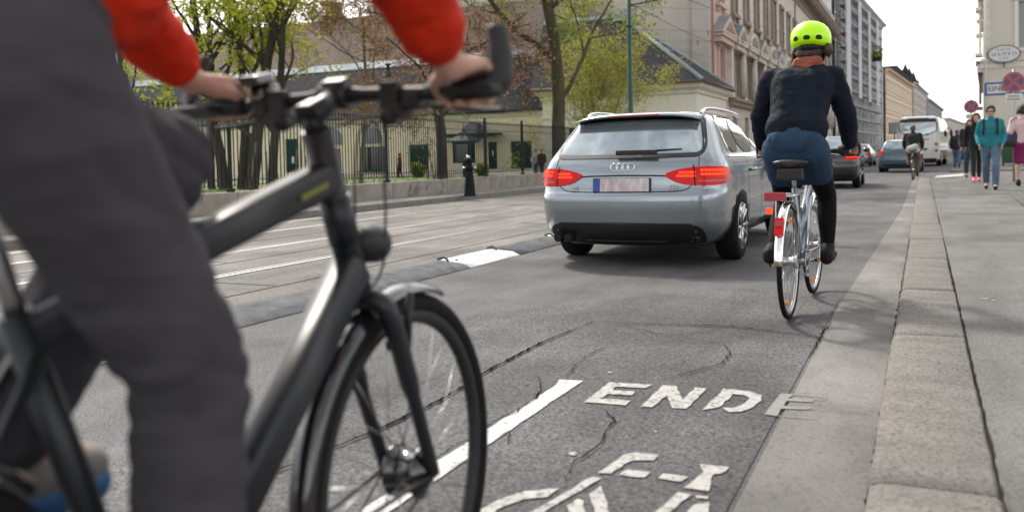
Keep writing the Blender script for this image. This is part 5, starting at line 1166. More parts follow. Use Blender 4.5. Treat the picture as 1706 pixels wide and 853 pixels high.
    if g('rack'):
        z = 2*r+.055; m = MB()
        for s in (-1, 1): m.tube([(s*.055, .22, z), (s*.06, -.20, z)], .0055, 6); m.tube([(s*.06, -.06, z), (s*.07, 0, r+.02)], .005, 6)
        for y_ in (.2, .06, -.08, -.20): m.tube([(-.06, y_, z), (.06, y_, z)], .005, 6)
        obj('rack', m, MATS['brushed'], t)
        m = MB(); m.box((-.035, -.225, z+.0), (.125, .018, .05), bev=.006); obj('rear_reflector', m, MATS['red_reflector'], t)
        m = MB(); m.box((.0-.075, -.19, z-.085), (.035, .03, .04), bev=.01); obj('small_lamp', m, MATS['tail_lit'], t)
    if g('tail'):
        a = rad(143); d = Vector((0, cos(a), sin(a))); c = RA+d*(r+.04); m = MB(); m.box(c, (.05, .034, .105), Matrix.Rotation(rad(-22), 3, 'X'), bev=.008); o = obj('tail_light', m, MATS['tail_red'], t)
        m = MB(); m.box(c+Vector((0, -.019, .022)), (.044, .006, .035), Matrix.Rotation(rad(-22), 3, 'X')); obj('lens', m, MATS['red_reflector'], o)
    if g('stand'): m = MB(); m.tube([(-.06, .30, .27), (-.10, .05, .33), (-.105, .02, .34)], .008, 6); obj('kickstand', m, MATS['brushed'], t)
    return t
B1 = (-.96, .40, 0); B2 = (-.734, 5.415, .004)
bike('trekking_bicycle', 'matt black trekking bicycle under the rider in the red jacket', B1, 0, dict(r=.365, wb=1.106, bb=(.44, .30), seat=(.262, .835), ht=(.835, 1.055), hb=(.938, .775), clamp=(.903, 1.122), bw=.325, back=-.025, rise=-.008, saddle=(.22, 1.05), frame='frame_dark', tr=.021, tube=1.12, hub=.048,
     crank=rad(-80), guard='gloss_black', gf=68, gf2=212, brakes=1, horn=1, shift=1, cables=1, computer=1, light=(.985, .845), decal=1, gusset=1, steer=rad(3), pedref=1))
bike('city_bicycle', 'city bicycle with chrome mudguards and red rear reflector under the helmeted rider', B2, rad(-1.5), dict(r=.345, wb=1.04, bb=(.44, .29), seat=(.25, .78), ht=(.80, .90), hb=(.875, .66), clamp=(.79, .985), bw=.285, back=-.10, rise=.02, saddle=(.20, .95), sadw=.108, frame='frame_blue', forkm='frame_white', tr=.0155, rim='brushed', low=1,
     crank=rad(0), guard='chrome', gf=60, gf2=190, gr=178, amber=1, rack=1, tail=1, bag=1, chrome=1, barm='brushed', stemm='brushed', crankm='brushed', light=(1.0, .80), steer=rad(-2)))
B3 = (-.322, 31.7, .004)
bike('city_bicycle', 'plain dark bicycle ridden ahead in front of the coach', B3, rad(-2), dict(r=.345, wb=1.04, bb=(.44, .29), seat=(.25, .80), ht=(.80, .92), hb=(.875, .66), clamp=(.80, 1.0), bw=.27, back=-.06, rise=.0, saddle=(.20, .96), frame='frame_dark', tr=.019, rim='brushed', crank=rad(-70), guard='gloss_black', light=(1.0, .80)))
# ------------------------------------------------------------------ people
M('skin', (.46, .265, .195), .5, var=.10, scale=14, bump=.1, bscale=120); M('skin_pale', (.50, .32, .25), .5, var=.08, scale=14)
M('hair_brown', (.045, .026, .016), .5, var=.4, scale=30, stretch=(1, 1, .15), bump=.6, bscale=120); M('hair_dark', (.022, .015, .012), .5, var=.4, scale=30, bump=.6, bscale=90); M('hair_red', (.12, .045, .022), .5, var=.3, scale=30, bump=.6, bscale=90)
M('eye', (.015, .012, .012), .15)
M('red_jacket', (.52, .024, .006), .75, var=.14, scale=5, bump=.35, bscale=9, ior=1.25)
M('slate_trouser', (.054, .052, .058), .9, var=.2, scale=6, bump=.3, bscale=260, ior=1.25)
M('navy_jacket', (.007, .0105, .018), .75, ior=1.22, var=.3, scale=7, bump=.4, bscale=22); M('skirt_blue', (.024, .050, .092), .9, var=.2, scale=6, bump=.3, bscale=14, ior=1.3); M('tights', (.0035, .0035, .004), .85, ior=1.25); M('scarf', (.26, .075, .045), .85, var=.3, scale=12, bump=.7, bscale=25)
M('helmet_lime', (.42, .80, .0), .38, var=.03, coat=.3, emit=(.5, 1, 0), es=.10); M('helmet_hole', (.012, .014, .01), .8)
M('shoe_dark', (.014, .011, .010), .7, var=.2, ior=1.25); M('shoe_grey', (.16, .155, .15), .6, var=.2); M('shoe_blue', (.01, .09, .24), .5, var=.1); M('shoe_pink', (.75, .05, .22), .5); M('glove_dark', (.022, .018, .017), .7, var=.3, bump=.4); M('sole_light', (.42, .40, .37), .7)
M('teal', (.006, .17, .21), .65, var=.12, scale=5, bump=.4, bscale=14); M('jeans', (.085, .13, .19), .85, var=.25, scale=4, bump=.4, bscale=30); M('jeans_dark', (.04, .065, .11), .85, var=.25, scale=4, bump=.4); M('black_cloth', (.008, .008, .0095), .85, var=.3, bump=.3); M('brown_cloth', (.12, .07, .04), .85, var=.2); M('white_cloth', (.5, .5, .52), .8)
M('pink_cloth', (.55, .40, .40), .85, var=.08, bump=.4, bscale=20); M('magenta', (.20, .008, .085), .75, var=.15, bump=.3); M('dark_red', (.07, .02, .022), .85); M('bag_black', (.018, .022, .02), .6, var=.3, bump=.4); M('bag_blue', (.02, .03, .13), .6); M('dark_grey_cloth', (.05, .05, .055), .8, var=.2)
V = Vector
def frame_m(c, f, up=(0, 0, 1)):
    f = V(f).normalized(); r_ = f.cross(V(up)).normalized(); u_ = r_.cross(f); m = Matrix((r_, f, u_)).transposed().to_4x4(); m.translation = V(c); return m
def grip_hand(mb, w, c, a, rb=.018, k=1.0, thumb=True):
    w, c, a = V(w), V(c), V(a).normalized(); d = (w-c); d = (d-a*d.dot(a)).normalized(); n = a.cross(d); n = n if n.z > 0 else -n
    for i, o_ in enumerate((-.034, -.0115, .0115, .034)):
        base = c+a*o_*k; R_ = rb+.010*k; ln = (1, 1.08, 1.03, .85)[i]
        P = [base + (n*cos(th)-d*sin(th))*(R_ + e) for th, e in ((rad(-38), .012), (rad(18*ln), .006), (rad(72*ln), .003), (rad(120*ln), .001), (rad(172*ln), 0))]
        rr = [.0115*k, .0105*k, .0098*k, .0092*k, .0082*k]
        for j in range(4): mb.cap(P[j], rr[j], P[j+1], rr[j+1], 10, 3)
        mb.cap(w.lerp(P[0], .12)+a*o_*.3, .019*k, P[0], .0125*k, 10, 3)
    th0 = w.lerp(c, .38)-a*.026*k; th1 = c-a*.052*k+d*.022+n*.004; th2 = c-a*.056*k-d*.012-n*.010; th3 = c-a*.040*k-d*.026-n*.016
    mb.cap(w-a*.01, .018*k, th0, .0165*k, 10, 3); mb.cap(th0, .0165*k, th1, .0125*k, 10, 3); mb.cap(th1, .0125*k, th2, .0108*k, 10, 3); mb.cap(th2, .0108*k, th3, .009*k, 10, 3)
def loose_hand(mb, e, w, side, fwd, k=1.0):
    e, w = V(e), V(w); d = (w-e).normalized(); f = V(fwd).normalized(); f = (f-d*f.dot(d)).normalized(); pal = f.cross(d)*(-side)
    kn = w+d*.075*k
    for i, o_ in enumerate((.030, .010, -.010, -.028)):
        b0 = kn+f*o_*k; L_ = (.066, .075, .070, .054)[i]*k; b1 = b0+d*L_*.5+pal*.006; b2 = b1+d*L_*.42+pal*.018; mb.cap(w+f*o_*.5, .014*k, b0, .0115*k, 8, 3); mb.cap(b0, .0105*k, b1, .0095*k, 8, 3); mb.cap(b1, .0095*k, b2, .0078*k, 8, 3)
    t1 = w+d*.03+f*.032*k; t2 = t1+d*.035*k+f*.014*k+pal*.008; mb.cap(w, .016*k, t1, .013*k, 8, 3); mb.cap(t1, .013*k, t2, .010*k, 8, 3)
def head_prims(mb, m, k=1.0):
    h = MB(); h.ball((0, -.012, .035), (.074, .093, .085)); h.ball((0, .03, -.028), (.060, .062, .085)); h.ball((0, .052, -.088), (.036, .034, .028)); h.cap((0, .088, .008), .009, (0, .106, -.030), .014, 10); h.ball((0, .082, -.062), (.025, .013, .009)); h.ball((0, .08, .022), (.05, .014, .010))
    for s in (-1, 1): h.ball((s*.076, -.008, -.012), (.011, .022, .032)); h.ball((s*.042, .055, -.03), (.022, .026, .022))
    h.xf(m @ Matrix.Scale(k, 4)); mb.join(h.mesh('h'))
def person(name, lab, loc, rz, J, skin='skin', vox=.010, clothes=(), hair=None, shoes='shoe_dark', grips=None, group=None, sc=1., headk=1., thick=1., sole=None, eyes=True, hairlong=0., gloves=None, cat='person', wr=None):
    """J: joints in the thing's own frame. clothes: (name, material, kind, extra)"""
    t = thing(name, lab, cat, loc, rz, group, sc); T = thick
    J = {k: V(v) for k, v in J.items()}; f = J['face']; hm = frame_m(J['head'], f, J.get('headup', (0, 0, 1)))
    b = MB(); head_prims(b, hm, headk)
    nk = J['neck']; b.cap(J['head']-(hm.to_3x3() @ V((0, .02, .05))), .05*headk, nk, .056, 12)
    ch, pv = J['chest'], J['pelvis']; rt = (J['shR']-J['shL']).normalized(); hr = (J['hipR']-J['hipL']).normalized()
    for s in (-1, 1):
        b.cap(pv+hr*s*.07*T, .095*T, pv.lerp(ch, .45)+rt*s*.055*T, .085*T); b.cap(pv.lerp(ch, .45)+rt*s*.055*T, .085*T, ch+rt*s*.075*T, .098*T); b.cap(ch+rt*s*.075*T, .095*T, nk-V((0, 0, .05))+rt*s*.05, .06)
    for S_ in 'LR':
        sh, el, w = J['sh'+S_], J['el'+S_], J['wr'+S_]
        b.cap(ch.lerp(sh, .5)+V((0, 0, .03)), .06*T, sh, .052*T); b.cap(sh, .052*T, el, .038*T); b.cap(el, .039*T, w.lerp(el, .1), .027)
        b.cap(w.lerp(el, .1), .027, w, .025)
        if grips: grip_hand(b, w, *grips[S_])
        else: loose_hand(b, el, w, 1 if S_ == 'R' else -1, f)
        hp, kn, an, to = J['hip'+S_], J['kn'+S_], J['an'+S_], J['to'+S_]
        b.cap(pv+hr*(.06 if S_ == 'R' else -.06), .09*T, hp, .085*T); b.cap(hp, .085*T, kn, .056*T); b.cap(kn, .055*T, kn.lerp(an, .35), .054*T); b.cap(kn.lerp(an, .35), .054*T, an, .036); b.cap(an, .036, to.lerp(an, .25), .034); b.cap(an, .035, an-(to-an).normalized()*.045+V((0, 0, -.045)), .03)
    put('body', fuse(b, vox, 3), MATS[skin], t)
    if eyes:
        for s in (-1, 1): m = MB(); m.ball((s*.030, .083, .004), (.012, .008, .008)); m.xf(hm @ Matrix.Scale(headk, 4)); obj('eye', m, MATS['eye'], t)
    if hair:
        m = MB(); m.ball((0, -.022, .052), (.086, .098, .082)); m.ball((0, -.055, -.01), (.076, .055, .085)); m.ball((0, .035, .095), (.066, .045, .03))
        for s in (-1, 1): m.ball((s*.07, -.005, .03), (.022, .05, .05))
        if hairlong:
            for s in (-1, 0, 1): m.cap((s*.06, -.055, 0), .045, (s*.075, -.045+.02*abs(s), -hairlong), .028); 
            for s in (-1, 1): m.cap((s*.078, .01, .03), .026, (s*.095, .035, -hairlong*1.05), .022)
        m.xf(hm @ Matrix.Scale(headk, 4)); put('hair', fuse(m, max(.007, vox*.8), 2, (.006, (60, 60, 25))), MATS[hair], t)
    for cn, mt, kind, ex in clothes:
        m = MB(); e = ex.get('e', .016)
        if kind == 'top':
            lo = ex.get('low', -.02); q0 = pv + (pv-ch).normalized()*lo
            for s in (-1, 1):
                m.cap(q0+hr*s*.075*T, (.098+e)*T, pv.lerp(ch, .45)+rt*s*.06*T, (.088+e)*T); m.cap(pv.lerp(ch, .45)+rt*s*.06*T, (.088+e)*T, ch+rt*s*.08*T, (.10+e)*T); m.cap(ch+rt*s*.08*T, (.097+e)*T, nk-V((0, 0, .045))+rt*s*.05, .062+e*.4)
            m.cap(q0, (.094+e)*T, pv.lerp(ch, .45), (.09+e)*T); m.cap(pv.lerp(ch, .45), (.09+e)*T, ch-V((0, .0, .0)), (.100+e)*T)
            if ex.get('collar', 1): m.cap(nk-V((0, 0, .05)), .068, nk+(J['head']-nk)*.20, .064)
            for S_ in 'LR':
                sh, el, w = J['sh'+S_], J['el'+S_], J['wr'+S_]; cf = ex.get('cuff', .04)
                m.cap(ch.lerp(sh, .5)+V((0, 0, .03)), .065*T, sh, (.052+e)*T); m.cap(sh, (.052+e)*T, el, (.042+e)*T); m.cap(el, (.042+e)*T, w.lerp(el, cf+.12), .032+e*.9); m.cap(w.lerp(el, cf+.12), .032+e*.9, w.lerp(el, cf), .028+e*.6)
        elif kind == 'trousers':
            for s in (-1, 1): m.cap(pv+hr*s*.07*T, (.10+e)*T*ex.get('pv', 1), pv.lerp(ch, ex.get('waist', .34))+rt*s*.055*T, (.09+e)*T*ex.get('pv', 1))
            for S_ in 'LR':
                hp, kn, an = J['hip'+S_], J['kn'+S_], J['an'+S_]; rr = ex.get('hem', .05); m.cap(pv+hr*(.06 if S_ == 'R' else -.06), (.09+e)*T, hp, (.088+e)*T); m.cap(hp, (.088+e)*T, kn, (.060+e)*T); m.cap(kn, (.060+e)*T, kn.lerp(an, .45), (.056+e)*T); m.cap(kn.lerp(an, .45), (.056+e)*T, an.lerp(kn, ex.get('up', .04)), rr)
        elif kind == 'skirt':
            for s in (-1, 1): m.cap(pv+hr*s*.075*T, (.10+e)*T, pv.lerp(ch, ex.get('top', .42))+rt*s*.06*T, (.088+e)*T)
            m.cap(pv, (.10+e)*T, pv.lerp(ch, ex.get('top', .42)), (.10+e)*T)
            L_ = ex.get('len', .6)
            for S_, s in (('L', -1), ('R', 1)):
                hp, kn = J['hip'+S_], J['kn'+S_]; m.cap(hp, (.105+e)*T, hp.lerp(kn, L_), (.075+e)*T+ex.get('flare', 0))
            a_, b_ = J['hipL'].lerp(J['knL'], L_), J['hipR'].lerp(J['knR'], L_)
            for u_ in (.2, .4, .6, .8): m.cap(J['hipL'].lerp(J['hipR'], u_), (.10+e)*T, a_.lerp(b_, u_), (.07+e)*T+ex.get('flare', 0))
        elif kind == 'scarf':
            m.cap(nk-V((0, 0, .03)), .088, nk+(J['head']-nk)*.55, .078); m.cap(nk+V((-.05, -.02, 0)), .05, nk+V((.05, -.03, .01)), .05)
        me = fuse(m, ex.get('vox', max(vox, .011)), ex.get('sm', 4), ex.get('wr', wr))
        for (c_, ax_, rad_, fr, am) in ex.get('folds', ()):
            c_, ax_ = V(c_), V(ax_).normalized()
            for v in me.vertices:
                d_ = v.co-c_; l_ = d_.length
                if l_ < rad_:
                    q = d_.dot(ax_) + .05*noise.noise(v.co*8) + .22*d_.cross(ax_).x; k_ = (1-l_/rad_)**.7
                    v.co = v.co + v.normal*am*k_*(abs(sin(q*fr))**.6*1.6-1.0)*(.6+.8*abs(noise.noise(v.co*9+V((3, 1, 2)))))
        put(cn, me, MATS[mt], t)
    if gloves:
        for S_ in 'LR':
            m = MB(); w, el = J['wr'+S_], J['el'+S_]
            if grips: grip_hand(m, w, grips[S_][0], grips[S_][1], .022, 1.28)
            m.cap(w.lerp(el, .16), .036, w, .034); put('glove', fuse(m, .005, 2), MATS[gloves], t)
    for S_ in 'LR':
        an, to = J['an'+S_], J['to'+S_]; kn = J['kn'+S_]; d = (to-an); d.z = d.z*.6; hd = (an-to); heel = an+(kn-an).normalized()*-.062-(V((to.x-an.x, to.y-an.y, 0))).normalized()*.045
        m = MB(); m.cap(heel, .040, heel.lerp(to, .55), .042); m.cap(heel.lerp(to, .5), .042, to, .034); m.cap(heel+V((0, 0, .02)), .042, an+(kn-an).normalized()*.01, .046); m.cap(an, .044, heel.lerp(to, .55)+V((0, 0, .01)), .038)
        o = put('shoe', fuse(m, .008, 2), MATS[shoes], t)
        if sole:
            dn = V((0, 0, -.030)); m = MB(); m.cap(heel+dn, .040, to+dn*.8, .036); m.xf(Matrix.Identity(4)); put('sole', fuse(m, .008, 2), MATS[sole], o)
    return t
# ---- rider in the red jacket, close to the camera (joints in place coordinates minus the thing's location)
o1 = V((-.96, 1.0, 0)); w_ = lambda x, y, z: V((x, y, z))-o1
J1 = dict(head=w_(-.95, 1.13, 1.745), face=(.05, 1, -.12), neck=w_(-.955, 1.03, 1.60), chest=w_(-.96, .88, 1.44), pelvis=w_(-.96, .585, 1.13), shL=w_(-1.15, .955, 1.53), shR=w_(-.77, .955, 1.53), elL=w_(-1.24, 1.06, 1.29), elR=w_(-.68, 1.055, 1.305), wrL=w_(-1.225, 1.215, 1.155), wrR=w_(-.672, 1.205, 1.148),
          hipL=w_(-1.07, .60, 1.11), hipR=w_(-.855, .60, 1.11), knL=w_(-1.06, .985, 1.01), knR=w_(-.845, .815, .745), anL=w_(-1.085, .715, .655), anR=w_(-.855, .80, .27), toL=w_(-1.09, .85, .575), toR=w_(-.855, .945, .165))
gr1 = dict(L=(w_(-1.225, 1.285, 1.120), (-1, -.02, 0)), R=(w_(-.685, 1.285, 1.120), (1, -.02, 0)))
rider = person('person', 'rider in red jacket and dark grey trousers leaning on the near bicycle', o1, 0, J1, vox=.006, grips=gr1, hair='hair_brown', shoes='shoe_grey', sole='shoe_blue', thick=1.0,
    clothes=[('jacket', 'red_jacket', 'top', dict(e=.026, cuff=.24, low=-.16, wr=(.005, (14, 14, 26)), vox=.008, folds=((J1['wrR'].lerp(J1['elR'], .45), (.1, .6, -.7), .13, 60, .005), (J1['wrL'].lerp(J1['elL'], .45), (-.1, .6, -.7), .13, 60, .005)))), ('trousers', 'slate_trouser', 'trousers', dict(e=.014, hem=.072, up=.05, wr=(.0045, (8, 8, 19)), vox=.008, sm=6, folds=((J1['knR']+V((0, -.01, -.03)), (0, .25, 1), .19, 55, .007), (J1['hipR'].lerp(J1['knR'], .35), (0, .7, 1), .22, 30, .007), (J1['knL'], (0, .6, 1), .17, 60, .008), (J1['knR'].lerp(J1['anR'], .6), (0, .2, 1), .2, 33, .004))))])
# ---- helmeted rider
o2 = V(B2); J2 = dict(head=(.06, .60, 1.685), face=(.08, 1, -.05), neck=(.045, .55, 1.565), chest=(.02, .47, 1.42), pelvis=(0, .265, 1.06), shL=(-.18, .52, 1.485), shR=(.20, .52, 1.475), elL=(-.265, .56, 1.25), elR=(.275, .56, 1.235), wrL=(-.272, .66, 1.045), wrR=(.287, .665, 1.04),
    hipL=(-.10, .29, 1.01), hipR=(.10, .29, 1.01), knL=(-.125, .64, .68), knR=(.135, .70, .71), anL=(-.14, .24, .385), anR=(.155, .56, .37), toL=(-.145, .36, .325), toR=(.165, .70, .325))
gr2 = dict(L=((-.27, .725, 1.005), (-1, -.25, 0)), R=((.285, .725, 1.005), (1, -.25, 0)))
cyc = person('person', 'cyclist in yellow helmet, dark jacket and blue skirt seen from behind', tuple(o2), rad(-1.5), J2, vox=.007, grips=gr2, hair=None, shoes='shoe_dark', gloves='glove_dark',
    clothes=[('jacket', 'navy_jacket', 'top', dict(e=.024, low=-.10, cuff=.03, wr=(.005, (7, 9, 13)), vox=.009, collar=1, sm=16)), ('skirt', 'skirt_blue', 'skirt', dict(e=.004, len=.46, top=.10, flare=.012, wr=(.004, (16, 16, 8)), vox=.009)), ('tights', 'tights', 'trousers', dict(e=.004, hem=.042, vox=.010, waist=.0, pv=.85)), ('scarf', 'scarf', 'scarf', dict(vox=.008, wr=(.006, (30, 30, 60))))])
hm = frame_m(J2['head'], J2['face'])
m = MB()
for z, rx, ry in ((.005, .112, .128), (.02, .117, .135), (.05, .119, .137), (.085, .113, .13), (.115, .095, .11), (.138, .066, .078), (.150, .03, .036), (.152, .003, .003)): pass
m.loft([[(rx*cos(a), -.012+ry*sin(a), z-.022*(1 if z < .03 else 0)*sin(a)) for a in (2*pi*j/40 for j in range(40))] for z, rx, ry in ((-.012, .098, .114), (.0, .112, .128), (.02, .118, .136), (.05, .120, .138), (.08, .116, .133), (.108, .102, .118), (.13, .080, .094), (.146, .050, .06), (.154, .02, .025), (.155, .002, .002))], True)
hme = m.mesh('helmet'); hb = bvh_of(hme); hme.transform(hm @ Matrix.Scale(1.06, 4))
for p in hme.polygons: p.use_smooth = True
ho = put('helmet', hme, MATS['helmet_lime'], cyc)
for x, w in ((-.062, .026), (.005, .034), (.07, .028)):
    m = fit(hb, chaikin([(x-w*.62, .022), (x+w*.62, .022), (x+w*.5, .048), (x-w*.5, .048)], 1), 'rear', .0025, .01); m.xf(hm @ Matrix.Scale(1.06, 4)); obj('vent', m, MATS['helmet_hole'], ho)
m = MB(); m.cap((-.03, -.115, -.02), .02, (.04, -.115, -.02), .02); m.cap((-.088, -.03, -.02), .018, (-.07, .0, -.09), .016); m.cap((-.088, -.03, -.02), .016, (-.03, -.115, -.02), .018); m.cap((.088, -.03, -.02), .016, (.04, -.115, -.02), .018); m.cap((.088, -.03, -.02), .018, (.07, .0, -.09), .016); m.xf(hm); put('strap', fuse(m, .007, 2), MATS['black_cloth'], ho)
m = MB(); m.ball((.115, -.04, -.035), (.028, .05, .045)); m.ball((-.10, -.02, -.045), (.016, .05, .04)); m.ball((.0, -.065, -.05), (.085, .055, .055)); m.cap((-.10, -.02, -.04), .016, (-.125, .0, -.12), .008); m.xf(hm); put('hair', fuse(m, .007, 2, (.006, (70, 70, 70))), MATS['hair_brown'], cyc)
# ---- third rider far ahead
o3 = V(B3); J3 = dict(head=(0, .50, 1.70), face=(0, 1, -.1), neck=(0, .46, 1.56), chest=(0, .42, 1.40), pelvis=(0, .27, 1.05), shL=(-.20, .46, 1.49), shR=(.20, .46, 1.49), elL=(-.27, .5, 1.24), elR=(.27, .5, 1.24), wrL=(-.26, .66, 1.06), wrR=(.26, .66, 1.06), hipL=(-.10, .29, 1.01), hipR=(.10, .29, 1.01), knL=(-.15, .66, .86), knR=(.14, .60, .68), anL=(-.13, .42, .52), anR=(.13, .45, .24), toL=(-.13, .54, .47), toR=(.13, .58, .16))
person('person', 'cyclist in black jacket and brown trousers riding toward the coach', tuple(o3), rad(-2), J3, vox=.014, grips=dict(L=((-.26, .73, 1.02), (-1, 0, 0)), R=((.26, .73, 1.02), (1, 0, 0))), hair='hair_red', thick=1.08,
    clothes=[('jacket', 'black_cloth', 'top', dict(e=.03, low=-.02)), ('trousers', 'brown_cloth', 'trousers', dict(e=.02, hem=.06)), ('shirt', 'white_cloth', 'skirt', dict(e=.008, len=-.34))])
# ---- walkers: local +y is the way they face
def walk(stride=.26, lean=.03, arms=.22, wide=.09, ph=1, elb=.06):
    return dict(head=(0, .05+lean, 1.60), face=(0, 1, -.05), neck=(0, .03+lean, 1.45), chest=(0, .02+lean*.7, 1.28), pelvis=(0, 0, .95), shL=(-.185, .02+lean, 1.385), shR=(.185, .02+lean, 1.385),
        elL=(-.245, .0-arms*.35*ph, 1.12), elR=(.245, .0+arms*.35*ph, 1.12), wrL=(-.24, .08-arms*.7*ph+elb, .90), wrR=(.24, .08+arms*.7*ph+elb, .90), hipL=(-.09, 0, .91), hipR=(.09, 0, .91),
        knL=(-wide, .10*max(ph, 0)+stride*.42*ph+.03, .50), knR=(wide, -stride*.30*ph+.05, .50), anL=(-wide, stride*.75*ph, .105), anR=(wide, -stride*.85*ph, .115+.03*(ph > 0)), toL=(-wide, stride*.75*ph+.15, .055), toR=(wide, -stride*.85*ph+.14, .045))
J = walk(.28, .04, .10, .085, 1, .04); J.update(elL=(-.235, -.03, 1.12), elR=(.235, -.03, 1.12), wrL=(-.205, .12, .92), wrR=(.205, .13, .93), shL=(-.165, .06, 1.38), shR=(.165, .06, 1.38))
teal = person('person', 'walker in teal jacket, glasses and blue jeans coming along the pavement', (1.33, 21.6, .1), rad(176), J, vox=.009, hair='hair_brown', shoes='shoe_dark', sc=1.06, thick=1.05,
    clothes=[('jacket', 'teal', 'top', dict(e=.022, low=.02, wr=(.006, (10, 10, 16)))), ('trousers', 'jeans', 'trousers', dict(e=.014, hem=.062, up=.02, wr=(.006, (9, 9, 22))))])
hm = frame_m(J['head'], J['face']); m = MB()
for s in (-1, 1): m.tube([(s*.031+.022*cos(2*pi*i/16), .099, .004+.017*sin(2*pi*i/16)) for i in range(16)], .003, 5, closed=True); m.tube([(s*.053, .097, .006), (s*.08, .0, .008)], .0025, 5)
m.tube([(-.01, .10, .006), (.01, .10, .006)], .003, 5); m.xf(hm); obj('glasses', m, MATS['matt_black'], teal)
m = MB()
for s in (-1, 1): m.tube(crv([(s*.13, .17, 1.12), (s*.125, .19, 1.26), (s*.12, .12, 1.44), (s*.12, -.06, 1.43), (s*.12, -.12, 1.25)], 5), .018, 8, flat=(1.3, .6))
m.box((0, -.17, 1.22), (.28, .14, .40), bev=.05); obj('backpack', m, MATS['black_cloth'], teal)
J = walk(.30, .05, .35, .06, -1)
person('person', 'long haired walker in black with bright pink shoes behind the teal jacket', (1.28, 26.3, .1), rad(178), J, vox=.011, hair='hair_brown', hairlong=.36, shoes='shoe_pink', sc=1.07, thick=.9, clothes=[('jacket', 'black_cloth', 'top', dict(e=.02, low=.04)), ('trousers', 'black_cloth', 'trousers', dict(e=.004, hem=.042))])
J = walk(.22, .03, .2, .08, 1)
person('person', 'walker in dark clothes and blue jeans half hidden behind the long haired one', (1.30, 30.5, .1), rad(180), J, vox=.013, hair='hair_red', hairlong=.15, shoes='shoe_dark', sc=1.05, clothes=[('jacket', 'black_cloth', 'top', dict(e=.025)), ('trousers', 'jeans_dark', 'trousers', dict(e=.016, hem=.06))])
J = walk(.16, .0, .15, .09, 1)
person('person', 'man in dark jacket and blue jeans walking away down the pavement', (1.47, 47.0, .1), rad(-5), J, vox=.014, hair='hair_red', shoes='shoe_dark', sc=1.06, thick=1.12, clothes=[('jacket', 'black_cloth', 'top', dict(e=.03, low=.02)), ('trousers', 'jeans', 'trousers', dict(e=.02, hem=.065))])
J = walk(.22, .02, .12, .07, 1); J.update(elL=(-.26, -.06, 1.15), wrL=(-.22, .06, 1.02))
pw = person('person', 'walker in pale pink top and magenta skirt at the right border', (2.10, 23.3, .1), rad(4), J, skin='skin_pale', vox=.011, hair='hair_dark', hairlong=.05, shoes='shoe_dark', sc=1.10, thick=1.0, clothes=[('top', 'pink_cloth', 'top', dict(e=.022, low=.0)), ('skirt', 'magenta', 'skirt', dict(e=.012, len=.85, flare=.01))])
bg_ = thing('shoulder_bag', 'black and blue shoulder bag on the arm of the magenta skirted walker', 'bag', (1.87, 23.25, 1.02)); m = MB(); m.loft([[(x*w, y*w2, z) for x, y in [(.19*cos(a), .075*sin(a)) for a in (2*pi*j/20 for j in range(20))]] for z, w, w2 in ((.0, .4, .3), (.02, .85, .9), (.12, 1.05, 1.1), (.24, .95, .9), (.34, .7, .4), (.36, .6, .2))], True); obj('pouch', m, MATS['bag_black'], bg_)
m = MB(); m.box((-.10, -.02, .22), (.16, .12, .22), bev=.03); obj('side_pocket', m, MATS['bag_blue'], bg_)
m = MB(); m.tube(crv([(-.1, .0, .34), (-.02, .0, .6), (.09, .04, .66), (.12, .06, .5), (.08, .03, .34)], 6), .012, 6); obj('strap', m, MATS['bag_black'], bg_)
for (u, v, Y, lab, top, bot, hr_) in ((667, 295, 44, 'small figure in dark red standing in front of the yellow house', 'dark_red', 'black_cloth', 'hair_dark'), (893, 288, 45.5, 'tiny distant figure in pale top by the large green door', 'white_cloth', 'jeans_dark', 'hair_brown'), (903, 288, 45.2, 'tiny distant figure in red by the large green door', 'dark_red', 'black_cloth', 'hair_dark')):
    p = gy(u, v, Y); J = walk(.12, .0, .1, .08, 1); person('person', lab, (p.x, Y, 0), rad(100 if Y < 45 else 200), J, vox=.02, hair=hr_, sc=.88, eyes=False, clothes=[('jacket', top, 'top', dict(e=.02, low=.1)), ('trousers', bot, 'trousers', dict(e=.016, hem=.06))])
# ------------------------------------------------------------------ signs and bins on the right
M('sign_red', (.36, .014, .024), .4, coat=.4); M('sign_blue', (.012, .05, .22), .4, coat=.4); M('sign_blue_dark', (.012, .022, .11), .4, coat=.4); M('sign_back', (.25, .26, .27), .5, metal=.4); M('sign_face', (.62, .62, .6), .45); M('galv', (.34, .35, .35), .5, metal=.5, var=.1)
def nostop(name, lab, loc, rz, r, z, plate=True, arrow=None):
    t = thing(name, lab, 'traffic sign', loc, rz); m = MB(); m.tube([(0, .06, -.0), (0, .06, z+r+.08)], .03, 10); obj('post', m, MATS['galv'], t)
    m = MB(); m.lathe([(r, 0), (r, .012)], (0, .02, z), (0, -1, 0), 40); o = obj('disc', m, MATS['sign_red'], t)
    m = MB(); rr = r*.80
    for k in range(4):
        a0 = pi/4+k*pi/2; pts = []
        n = 10; aw = rad(32)
        c = V((0, 0, 0)); mid = a0+pi/4
        pts = [(rr*.20*cos(mid), rr*.20*sin(mid))] + [(rr*cos(mid-aw+2*aw*i/n), rr*sin(mid-aw+2*aw*i/n)) for i in range(n+1)]
        m.prism(pts, (0, .004, 0), (0, .004, z))
    obj('blue_field', m, MATS['sign_blue_dark'], o)
    if plate:
        m = MB(); m.box((0, .012, z-r-.15), (r*1.5, .02, .22), bev=.006); o = obj('plate', m, MATS['sign_face'], t)
        m = MB()
        for k, wd in enumerate((.7, .9)): 
            x = -wd*r*.6
            while x < wd*r*.6: m.box((x, .0005, z-r-.11-k*.08), (r*.07, .003, .05)); x += r*.13
        obj('lettering', m, MATS['sign_grey'], o)
    return t
